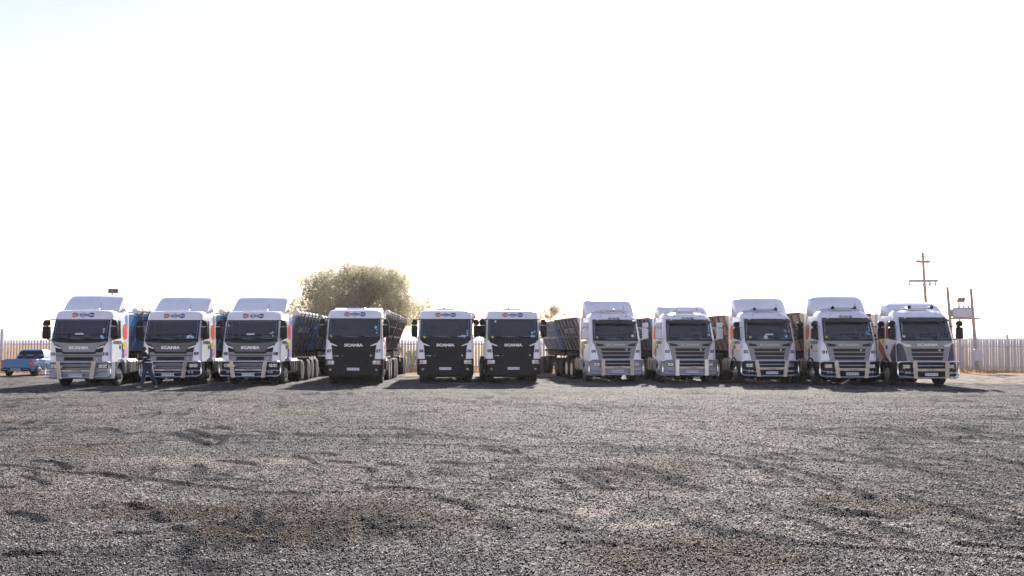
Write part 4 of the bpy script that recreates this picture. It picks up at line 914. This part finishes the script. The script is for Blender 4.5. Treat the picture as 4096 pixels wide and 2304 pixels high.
# ------------------------------------------------------------------ person
def skin(name, pts, edges, rad, m, parent, lvl=2, root_i=0):
    me = bpy.data.meshes.new(name); me.from_pydata(pts, edges, []); o = bpy.data.objects.new(name, me); COL.objects.link(o)
    o.modifiers.new('skin', 'SKIN'); ms = o.modifiers.new('sub', 'SUBSURF'); ms.levels = lvl; ms.render_levels = lvl
    me.materials.append(m)
    for i, r in enumerate(rad):
        rr_ = r if isinstance(r, tuple) else (r, r); me.skin_vertices[0].data[i].radius = rr_
    me.skin_vertices[0].data[root_i].use_root = True
    if parent: o.parent = parent
    dg = bpy.context.evaluated_depsgraph_get(); ev = o.evaluated_get(dg); m2 = bpy.data.meshes.new_from_object(ev)
    o.modifiers.clear(); o.data = m2; m2.name = name
    m2.polygons.foreach_set('use_smooth', [True]*len(m2.polygons)); return o
def person():
    D = 39.2; X = atD(589, D); root = empty('person', (X, D, 0), 0, 'person in navy jacket with reflective bands and blue jeans, walking in front of truck 09', 'person')
    M_skin = mat('skin', (.10, .055, .035), .6); M_jk = mat('navy_jacket', (.012, .016, .035), .85, noise=.3); M_je = mat('blue_jeans', (.022, .045, .10), .85, noise=.3, nscale=6)
    M_hair = mat('brown_hood', (.045, .028, .02), .9); M_sh = mat('grey_shoe', (.35, .33, .31), .7); M_ref = mat('reflective_band', (.6, .6, .6), .4)
    # walking to the left (-x); leaning forward, head bowed
    P = dict(pel=(.03, 0, .90), wa=(.04, 0, 1.06), ch=(.0, 0, 1.27), nk=(-.06, 0, 1.43), hd=(-.14, 0, 1.51), hd2=(-.18, 0, 1.60),
             hl=(.03, -.09, .87), kl=(-.07, -.10, .48), al=(-.13, -.10, .09), tl=(-.30, -.10, .035),
             hr=(.05, .09, .87), kr=(.20, .09, .50), ar=(.42, .09, .13), tr=(.36, .09, .03),
             sl=(.0, -.17, 1.37), el=(.03, -.23, 1.10), wl=(-.17, -.21, .99), sr=(.0, .17, 1.37), er=(-.08, .20, 1.12), wr=(-.24, .12, 1.22))
    K = list(P); V = [P[k] for k in K]; E = [(K.index(a), K.index(b)) for a, b in (('pel', 'wa'), ('wa', 'ch'), ('ch', 'nk'), ('nk', 'hd'), ('hd', 'hd2'), ('pel', 'hl'), ('hl', 'kl'), ('kl', 'al'), ('al', 'tl'), ('pel', 'hr'), ('hr', 'kr'), ('kr', 'ar'), ('ar', 'tr'), ('ch', 'sl'), ('sl', 'el'), ('el', 'wl'), ('ch', 'sr'), ('sr', 'er'), ('er', 'wr'))]
    rd = dict(pel=.12, wa=.11, ch=.125, nk=.055, hd=.085, hd2=.08, hl=.085, kl=.055, al=.04, tl=.03, hr=.085, kr=.055, ar=.04, tr=.03, sl=.06, el=.042, wl=.03, sr=.06, er=.042, wr=.03)
    V2 = V[:]; E2 = E[:]; R2 = [rd[k] for k in K]
    for wk, ek, sy in (('wl', 'el', 1), ('wr', 'er', -1)):       # hands with fingers, slightly curled
        w_ = Vector(P[wk]); d = (w_-Vector(P[ek])).normalized(); s = Vector((0, 1, 0)); b = K.index(wk)
        pm = w_+d*.07; V2.append(tuple(pm)); E2.append((b, len(V2)-1)); R2.append((.038, .02)); pi = len(V2)-1
        for f, (o_, L) in enumerate(((-.03, .075), (-.01, .085), (.01, .08), (.03, .065))):
            a = pm+s*o_+d*.03; c = a+d*L*.5+Vector((0, 0, -.01)); e = c+d*L*.35+Vector((0, 0, -.03)); i = len(V2)
            V2 += [tuple(a), tuple(c), tuple(e)]; E2 += [(pi, i), (i, i+1), (i+1, i+2)]; R2 += [.01, .009, .008]
        a = w_+d*.03-s*.035*sy; c = a+d*.03-s*.02*sy; i = len(V2); V2 += [tuple(a), tuple(c)]; E2 += [(b, i), (i, i+1)]; R2 += [.011, .009]
    skin('body', V2, E2, R2, M_skin, root)
    def sub(names, edges, rr_, name, m):
        vs = [P[k] if isinstance(k, str) else k for k in names]; return skin(name, vs, edges, rr_, m, root)
    jk = sub([(.035, 0, .93), 'wa', 'ch', (-.045, 0, 1.41), 'sl', 'el', (-.13, -.212, 1.0), 'sr', 'er', (-.20, .14, 1.19)], [(0, 1), (1, 2), (2, 3), (2, 4), (4, 5), (5, 6), (2, 7), (7, 8), (8, 9)], [.15, .145, .155, .085, .085, .062, .048, .085, .062, .048], 'jacket', M_jk)
    sub(['pel', 'hl', 'kl', (-.125, -.10, .13), 'hr', 'kr', (.40, .09, .16)], [(0, 1), (1, 2), (2, 3), (0, 4), (4, 5), (5, 6)], [.135, .10, .075, .06, .10, .075, .06], 'jeans', M_je)
    sub([(-.115, -.10, .07), (-.20, -.10, .05), (-.33, -.10, .04)], [(0, 1), (1, 2)], [.05, .048, .036], 'shoe', M_sh)
    sub([(.42, .09, .10), (.39, .09, .07), (.31, .09, .035)], [(0, 1), (1, 2)], [.05, .048, .036], 'shoe', M_sh)
    sub([(-.10, 0, 1.47), (-.11, 0, 1.56), (-.14, 0, 1.63)], [(0, 1), (1, 2)], [.10, .112, .085], 'hood', M_hair)
    def band(z, cx, h=.022, rx=.168, ry=.165):
        mb = MB(); mb.loft([[(cx+rx*math.cos(a), ry*math.sin(a), zz) for a in np.linspace(0, 6.283, 25)[:-1]] for zz in (z-h, z+h)], False); mb.build('reflective_band', M_ref, jk)
    band(1.03, .045, rx=.150, ry=.150); band(1.14, .03, rx=.152, ry=.152)
    MB().tube([(.015+.075*math.cos(a), -.19+.075*math.sin(a), 1.22) for a in np.linspace(0, 6.283, 16)[:-1]], .018, 5, True).build('sleeve_band', M_ref, jk)
    return root
person()

# ------------------------------------------------------------------ fences
M_pale = mat('palisade_paint', (.60, .57, .57), .7, noise=.15, nscale=1.5, dirt=((.2, .16, .13), .3))
M_pale2 = mat('far_palisade_paint', (.64, .61, .60), .7, noise=.15, nscale=1.5)
def fence(x0, y0, x1, y1, label, h=1.93, sp=.185, w_=.085, post=2.95, extra=0.0, m=M_pale, phase=0, zb=0.0, spike=True, rails=(.28, 1.70)):
    L = math.hypot(x1-x0, y1-y0); rz = math.atan2(y1-y0, x1-x0)
    root = empty('palisade_fence', (x0, y0, 0), rz, label, 'fence', 'palisade fence runs behind the row of trucks')
    pn = MB(); n = int(L/sp); rg = random.Random(int(x0*10)); dmg = random.Random(3)
    for i in range(n):
        x = i*sp+phase; hh = h+rg.uniform(-.012, .012); b = .05+zb; lx = rg.uniform(-.006, .006); d = .016
        # W-profile pale with a cut top
        base = [(-w_/2, .0), (-w_/4, -d), (0, -.004), (w_/4, -d), (w_/2, 0), (w_/2, .006), (w_/4, -d+.006), (0, .002), (-w_/4, -d+.006), (-w_/2, .006)]
        tops = [hh-.022 if spike else hh, hh-.015, hh, hh-.015, hh-.022 if spike else hh]; tops = tops+tops[::-1]
        pn.loft([[(x+u, v-.03, b) for u, v in base], [(x+u+lx, v-.03, t_) for (u, v), t_ in zip(base, tops)]], True)
    pn.build('pales', m, root, smooth=0)
    for z in rails: MB().box(0, L, -.012, .045, z-.035, z+.035).build('rail', m, root)
    for i in range(int(L/post)+1):
        tall = h+(.03 if (i % 2 or not extra) else extra)
        MB().box(i*post-.05, i*post+.05, .048, .15, 0, tall, .008).build('post', m, root)
    return root
YF = 62.5
xl = -32.5; xm1 = atD(1480, YF); xm2 = atD(1700, YF)
fence(xl, YF, -13.0, YF, 'pale steel palisade fence behind the blue pickup', post=2.95)
fence(-12.8, YF, 2.9, YF, 'pale steel palisade fence showing between trucks 07 and 06')
fence(3.1, YF+.2, 25.9, YF+1.8, 'pale steel palisade fence behind the trucks numbered 04 to 01')
fence(26.1, 64.2, 46.0, 52.5, 'pale steel palisade fence running past the utility poles at the right', h=1.98, sp=.17, post=2.6, extra=.34, rails=(.25, 1.55))
fence(26.3, 65.2, 47.0, 53.4, 'second palisade fence with serrated top close behind the right hand one', h=2.06, sp=.12, w_=.09, post=3.4, extra=.42, m=M_pale2, phase=.05, rails=(.25, 1.7))
o = MB().box(atD(3, YF-1)-.09, atD(3, YF-1)+.05, YF-.8, YF-.66, 0, 2.65, .01).build('fence_post', M_pale); tag(o, 'tall square grey post at the far left by the fence', 'post')

# ------------------------------------------------------------------ poles and electrical gear
M_wood = mat('glare_paled_wood', (.44, .40, .38), .9, noise=.35, nscale=5, bump=.4)  # weathered grey, lightened further so the colour carries glare washing over the power pole
M_galv = mat('galvanised', (.42, .42, .42), .5, metal=.3, noise=.15)
M_porc = mat('insulator', (.32, .30, .32), .3)
def power_pole():
    D = 92; X = atD(3712, D); Z = lambda py: CAM_H+(1370-py)/FPX*D; XX = lambda px: (px-3712)/FPX*D
    root = empty('power_pole', (X, D, 0), 0, 'tall wooden power pole with two crossarms, behind the rightmost truck', 'power pole')
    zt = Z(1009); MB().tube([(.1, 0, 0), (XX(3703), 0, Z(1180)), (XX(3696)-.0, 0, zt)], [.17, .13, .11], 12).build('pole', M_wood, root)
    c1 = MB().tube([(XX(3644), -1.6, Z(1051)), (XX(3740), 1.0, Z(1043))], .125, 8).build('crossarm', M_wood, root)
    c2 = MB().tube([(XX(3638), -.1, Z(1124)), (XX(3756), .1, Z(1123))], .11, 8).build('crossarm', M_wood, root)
    for a, b in (((3694, 1020), (3674, 1045)), ((3697, 1022), (3716, 1043)), ((3697, 1093), (3675, 1120)), ((3676, 1126), (3700, 1152))):
        MB().tube([(XX(a[0]), -.1, Z(a[1])), (XX(b[0]), -.1, Z(b[1]))], .03, 5).build('brace', M_galv, root)
    for px_, tilt in ((3637, .5), (3718, .1), (3741, -.2)):
        f = MB(); x = XX(px_); z = Z(1133); s = tilt
        f.tube([(x, -.15, z+.25), (x, -.15, z+.05)], .03, 6); f.lathe([(.06, -.3), (.08, -.26), (.05, -.2), (.08, -.14), (.05, -.08), (.08, -.02), (.05, .06)], (x+.05*s, -.2, z), 'z', 10)
        f.tube([(x+.22*s+.06, -.2, z+.1), (x+.3*s+.1, -.2, z-.38), (x, -.2, z-.45)], .025, 5); f.build('cutout_fuse', M_porc, root)
    for a, b in (((3702, 1020), (3731, 1025)), ((3745, 1046), (3769, 1052)), ((3662, 1055), (3683, 1059))):
        MB().tube([(XX(a[0]), -.1, Z(a[1])), (XX(b[0]), 1.2, Z(b[1]))], .04, 6).build('strain_insulator', M_porc, root)
    w_ = MB()
    for pts in (((3660, 1087), (3640, 1101), (3629, 1118), (3630, 1130)), ((3733, 1050), (3737, 1085), (3736, 1120)), ((3749, 1070), (3730, 1090), (3714, 1105), (3710, 1122))):
        w_.tube([(XX(a), -.2, Z(b)) for a, b in pts], .024, 4)
    w_.build('jumper_wire', M_galv, root)
    MB().box(XX(3690), XX(3698), -.25, -.12, Z(1143), Z(1134), .01).build('pole_plate', M_galv, root)
    lines = MB()
    for dx, z0 in ((XX(3769), Z(1052)), (XX(3731), Z(1025)), (XX(3683), Z(1059))):
        lines.tube([(dx+t*26, 1.2+t*60, z0+(-2.4*4*t*(1-t)) + .5*t) for t in np.linspace(0, 1, 14)], .02, 4)
    lines.build('overhead_wire', M_galv, root)
    d2 = MB()
    Dp = 62.0
    for a, b in (((3730, 1158), (3788, 1255)), ((3747, 1158), (3793, 1233))):
        p0 = Vector((XX(a[0]), 0, Z(a[1]))); p1 = Vector((atD(b[0], Dp+.2)-X, Dp-D, CAM_H+(1370-b[1])/FPX*Dp)); d2.tube([p0.lerp(p1, t)+Vector((0, 0, -1.2*t*(1-t)*2)) for t in np.linspace(0, 1, 12)], .02, 4)
    d2.build('service_wire', M_galv, root)
power_pole()
DP = 60.8
Zp = lambda py, D=DP: CAM_H+(1370-py)/FPX*D
def wood_pole(px0, px1, pyt, lab, D=DP):
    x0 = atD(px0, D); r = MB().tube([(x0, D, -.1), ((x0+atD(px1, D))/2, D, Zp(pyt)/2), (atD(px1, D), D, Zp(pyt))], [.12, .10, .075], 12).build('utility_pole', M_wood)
    return tag(r, lab, 'pole', 'wooden poles of the transformer platform')
wood_pole(3812, 3792, 1148, 'wooden pole with bare top at the left end of the transformer platform')
p2 = wood_pole(3904, 3886, 1154, 'wooden pole carrying the grey meter box, right of the transformer')
bn = MB()
for py in (1222, 1235, 1296, 1323, 1358, 1388): 
    t = (1483-py)/(1483-1154); bn.lathe([(.085+.035*(1-t), -.018), (.085+.035*(1-t), .018)], (atD(3904+(3886-3904)*t, DP), DP, Zp(py)), 'z', 14)
bn.build('steel_band', M_galv, p2)
pf = MB()
for dy in (-.16, .16): pf.box(atD(3800, DP), atD(3914, DP), DP+dy-.04, DP+dy+.04, Zp(1274)-.05, Zp(1274)+.05)
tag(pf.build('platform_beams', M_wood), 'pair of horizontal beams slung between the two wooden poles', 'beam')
tr = empty('transformer', (atD(3846, DP), DP, Zp(1274)+.055), 0, 'grey box transformer standing on the beams between the wooden poles', 'transformer')
M_tr = mat('transformer_grey', (.60, .61, .64), .55, noise=.15)
MB().box(-.42, .52, -.28, .28, 0, .56, .02).build('tank', M_tr, tr)
fn = MB()
for k in range(9): fn.box(-.60, -.425, -.25+k*.06, -.23+k*.06, .05, .50)
fn.build('cooling_fins', M_tr, tr); MB().box(-.50, .55, -.31, .31, .565, .61, .01).build('lid', M_tr, tr)
for x in (-.2, .1, .4): MB().lathe([(.04, 0), (.055, .03), (.035, .06), (.05, .09), (.03, .13)], (x, -.1, .612), 'z', 10).build('bushing', M_porc, tr)
mb_ = empty('meter_box', (atD(3907, DP-.2), DP-.22, 0), 0, 'pale grey meter box fixed low on the right hand wooden pole', 'meter box')
MB().box(-.22, .22, -.12, .10, Zp(1443), Zp(1397), .01).build('housing', M_tr, mb_); MB().box(.222, .30, -.10, .06, Zp(1425), Zp(1416)).build('hinge_box', M_tr, mb_); MB().box(-.19, .10, -.128, -.122, Zp(1440), Zp(1400)).build('door', M_tr, mb_)
def floodlight(px, py_top, D, lab, yaw=20):
    X = atD(px, D); r = empty('floodlight', (X, D, 0), 0, lab, 'floodlight', 'floodlights on slim steel poles'); zt = Zp(py_top+14, D)
    MB().tube([(0, 0, 0), (0, 0, zt)], .055, 10).build('pole', M_galv, r)
    h = MB().box(-.30, .30, -.05, .03, 0, .32, .02).build('lamp_head', M_galv, r); h.location = (0.05, -.03, zt+.02); h.rotation_euler = (R(32), 0, R(yaw))
    g = MB()
    for i in range(2):
        for j in range(2): g.box(-.26+.27*i, -.02+.27*i, -.056, -.052, .03+.14*j, .15+.14*j)
    g.build('led_panel', M_lens, h, smooth=0)
floodlight(3837, 1196, 62.0, 'small floodlight on a thin pole behind the transformer')
floodlight(447, 1160, 61.6, 'small floodlight peeking over the roof of truck 10', 30)

# ------------------------------------------------------------------ trees
def leaf_mat(name, c, tr=.55):
    m = bpy.data.materials.new(name); m.use_nodes = True; n = m.node_tree.nodes; l = m.node_tree.links; p = n['Principled BSDF']; o = n['Material Output']
    gi = n.new('ShaderNodeNewGeometry'); cr = n.new('ShaderNodeValToRGB'); l.new(gi.outputs['Random Per Island'], cr.inputs[0]); e = cr.color_ramp.elements
    e[0].color = (*[k*.55 for k in c], 1); e[1].color = (*[k*1.35 for k in c], 1); l.new(cr.outputs[0], p.inputs['Base Color']); p.inputs['Roughness'].default_value = .6
    t = n.new('ShaderNodeBsdfTranslucent'); l.new(cr.outputs[0], t.inputs[0]); mx = n.new('ShaderNodeMixShader'); mx.inputs[0].default_value = tr
    l.new(p.outputs[0], mx.inputs[1]); l.new(t.outputs[0], mx.inputs[2]); l.new(mx.outputs[0], o.inputs[0]); return m
def tree(X, Y, H, W, lab, N, m, seed, leaf=(.035, .10), zlow=.25, lobes=14, droop=.6):
    g = np.random.default_rng(seed); rg = random.Random(seed); root = empty('tree', (X, Y, 0), 0, lab, 'tree')
    tr_ = MB(); ends = []
    def grow(p, d, L, r, lv):
        pts = [p]; q = p.copy(); dd = d.copy()
        for i in range(4):
            dd = (dd+Vector((rg.uniform(-.2, .2), rg.uniform(-.2, .2), rg.uniform(-.05, .12)))).normalized(); q = q+dd*L/4; pts.append(q.copy())
        tr_.tube(pts, [r, r*.88, r*.75, r*.65, r*.55], 7 if lv < 2 else 5)
        if lv >= 3: ends.append(q); return
        for k in range(3 if lv else 5):
            a = rg.uniform(0, 6.28); sp = rg.uniform(.45, .95); nd = (dd+Vector((math.cos(a)*sp*W/H*1.5, math.sin(a)*sp, rg.uniform(-.25, .3)))).normalized()
            grow(pts[rg.choice((2, 3, 4))], nd, L*rg.uniform(.6, .85), r*.55, lv+1)
            if lv >= 1: ends.append(pts[3])
    grow(Vector((0, 0, 0)), Vector((0, 0, 1)), H*.27, .035*H, 0)
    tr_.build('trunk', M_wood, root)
    # crown: clumps spread on an uneven dome, leaves gather in drooping sprays
    cl = []
    for k in range(lobes*6):
        a = rg.uniform(0, 6.283); u = rg.uniform(0, 1)**.4; e = rg.uniform(-.15, 1.5)
        rx = W/2*(.86+.16*math.sin(3*a+seed)); x = math.cos(a)*math.cos(e)*rx*u; y = math.sin(a)*math.cos(e)*W*.42*u
        z = H*(.50+.44*math.sin(e)*u**.7*(1+.08*math.sin(5*x+seed))); cl.append((x, y, max(z, zlow*H), rg.uniform(.28, .62)*W/7))
    for p in ends[::5]: cl.append((p.x, p.y, p.z, .4*W/7))
    cl = np.array(cl); idx = g.integers(0, len(cl), N//9); c = cl[idx]
    off = g.normal(size=(len(idx), 3)); off /= np.linalg.norm(off, axis=1)[:, None]; off *= (g.random(len(idx))**.45)[:, None]*c[:, 3:4]*1.15
    S = c[:, :3]+off; S = S[S[:, 2] > zlow*H*.6]
    n = len(S); k = 9; t = np.linspace(0, 1, k)[None, :]; L = (.15+.35*g.random(n))[:, None]
    dx = g.normal(size=(n, 1))*.35; dy = g.normal(size=(n, 1))*.35; dzz = -droop+g.normal(size=(n, 1))*.6
    P = np.stack([S[:, 0:1]+dx*L*t*1.5, S[:, 1:2]+dy*L*t*1.5, S[:, 2:3]+dzz*L*t], -1).reshape(-1, 3); P += g.normal(size=P.shape)*.03
    M_ = len(P); ln = leaf[0]+(leaf[1]-leaf[0])*g.random(M_); wd = ln*.38
    A = g.normal(size=(M_, 3)); A[:, 2] -= .5; A /= np.linalg.norm(A, axis=1)[:, None]; B = np.cross(A, g.normal(size=(M_, 3))); B /= np.linalg.norm(B, axis=1)[:, None]
    Vv = np.stack([P, P+A*ln[:, None]*.5+B*wd[:, None]*.5, P+A*ln[:, None], P+A*ln[:, None]*.5-B*wd[:, None]*.5], 1).reshape(-1, 3)
    F = np.arange(M_*4).reshape(-1, 4); o = numpy_mesh('crown', Vv, F, m); o.parent = root
    return root
ML1 = leaf_mat('olive_leaf', (.44, .41, .28)); ML2 = leaf_mat('dry_leaf', (.46, .38, .28))
tree(atD(1440, 67), 67, 7.15, 12.3, 'large rounded olive green tree rising behind truck 07', 270000, ML1, 4, leaf=(.05, .13), zlow=.12, lobes=34, droop=.7)
tree(atD(2205, 74), 74, 5.0, 3.4, 'small sparse pale tree behind trucks 05 and 04', 15000, ML2, 9, leaf=(.05, .11), zlow=.3, lobes=7, droop=.1)

# ------------------------------------------------------------------ dry grass along the fence and far land
def dry_grass():
    g = np.random.default_rng(11); N = 52000; X = g.uniform(-36, 44, N); Y = g.uniform(56.5, 70, N); keep = (Y > 57.8+1.6*vnoise(X/2.2, Y/3, 5)*2); X = X[keep]; Y = Y[keep]; n = len(X)
    h = (.05+.16*g.random(n)**2)*(1+1.2*(vnoise(X/1.3, Y/1.3, 6)+.2)); h = np.clip(h, .03, .5); a = g.random(n)*6.28; w_ = .012+.014*g.random(n); lx = g.normal(size=n)*.3*h; ly = g.normal(size=n)*.3*h
    Z = ground_height(X, Y); ca, sa = np.cos(a)*w_, np.sin(a)*w_
    V = np.stack([np.stack([X-ca, Y-sa, Z], -1), np.stack([X+ca, Y+sa, Z], -1), np.stack([X+lx, Y+ly, Z+h], -1)], 1).reshape(-1, 3)
    m = leaf_mat('dry_grass', (.42, .27, .12), .4); o = numpy_mesh('dry_grass', V, np.arange(n*3).reshape(-1, 3), m); tag(o, 'dry yellow grass along the foot of the fence', 'grass', kind='stuff')
dry_grass()
def weeds():
    g = np.random.default_rng(21); N = 9000; c = [(-29, 63.6), (-27.5, 63.5), (-26.6, 63.4), (-6.3, 63.3), (-7.4, 63.4), (-5.6, 63.6), (-8.3, 63.5)]
    m = leaf_mat('weed_leaf', (.20, .19, .08), .45)
    for i, (cx, cy) in enumerate(c):
        n = 1300; hgt = 1.2+.5*((i*37) % 10)/10; X = cx+g.normal(size=n)*.3; Y = cy+g.normal(size=n)*.2; Z = g.random(n)*hgt
        A = g.normal(size=(n, 3)); A /= np.linalg.norm(A, axis=1)[:, None]; B = np.cross(A, g.normal(size=(n, 3))); B /= np.linalg.norm(B, axis=1)[:, None]; P = np.stack([X, Y, Z], -1)
        V = np.stack([P, P+A*.06+B*.02, P+A*.12, P+A*.06-B*.02], 1).reshape(-1, 3); F = np.arange(n*4).reshape(-1, 4)
        if i < 3: pass
        st = MB(); r_ = random.Random(i)
        root = empty('shrub', (0, 0, 0), 0, None, 'shrub', 'thin weedy shrubs behind the fence')
        root['label'] = ('thin green weedy shrub behind the fence above the blue pickup' if i < 3 else 'leafy weedy shrub seen through the fence between trucks 07 and 06')
        for k in range(7): x = cx+r_.uniform(-.4, .4); st.tube([(x, cy, 0), (x+r_.uniform(-.1, .1), cy, hgt*.6), (x+r_.uniform(-.2, .2), cy, hgt)], [.012, .009, .005], 4)
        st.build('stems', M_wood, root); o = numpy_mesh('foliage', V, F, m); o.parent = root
weeds()
def hills():
    mh = mat('hill_scrub', (.30, .28, .25), .95, noise=.3, nscale=.02)
    mb = MB(); rings = []
    for x in np.linspace(-1500, 1500, 160):
        h = 8.6+1.2*math.sin(x/140)+.8*math.sin(x/52+1)+.35*math.sin(x/17)+.2*math.sin(x/7.3)+(4.0*min(1, (-150-x)/120) if x < -150 else 0)
        y = 900; rings.append([(x, y-140, -.8), (x, y-60, h*.7), (x, y, h), (x, y+100, h*.6), (x, y+260, -.8)])
    mb.loft(rings, False, closed=False); tag(mb.build('hills', mh, smooth=80), kind='structure')
hills()

# ------------------------------------------------------------------ haze
hz = MB().box(-2400, 2400, -310, 1700, -1.2, 16).build('haze', mat('haze_dummy'), smooth=0); tag(hz, 'thin bright dust haze in the air over the yard', 'haze', kind='stuff')
mh = bpy.data.materials.new('haze_air'); mh.use_nodes = True; n = mh.node_tree.nodes; n.remove(n['Principled BSDF'])
pv = n.new('ShaderNodeVolumePrincipled'); pv.inputs['Color'].default_value = (.93, .91, .90, 1); pv.inputs['Density'].default_value = .00010; pv.inputs['Anisotropy'].default_value = .55
mh.node_tree.links.new(pv.outputs[0], n['Material Output'].inputs['Volume']); hz.data.materials.clear(); hz.data.materials.append(mh)
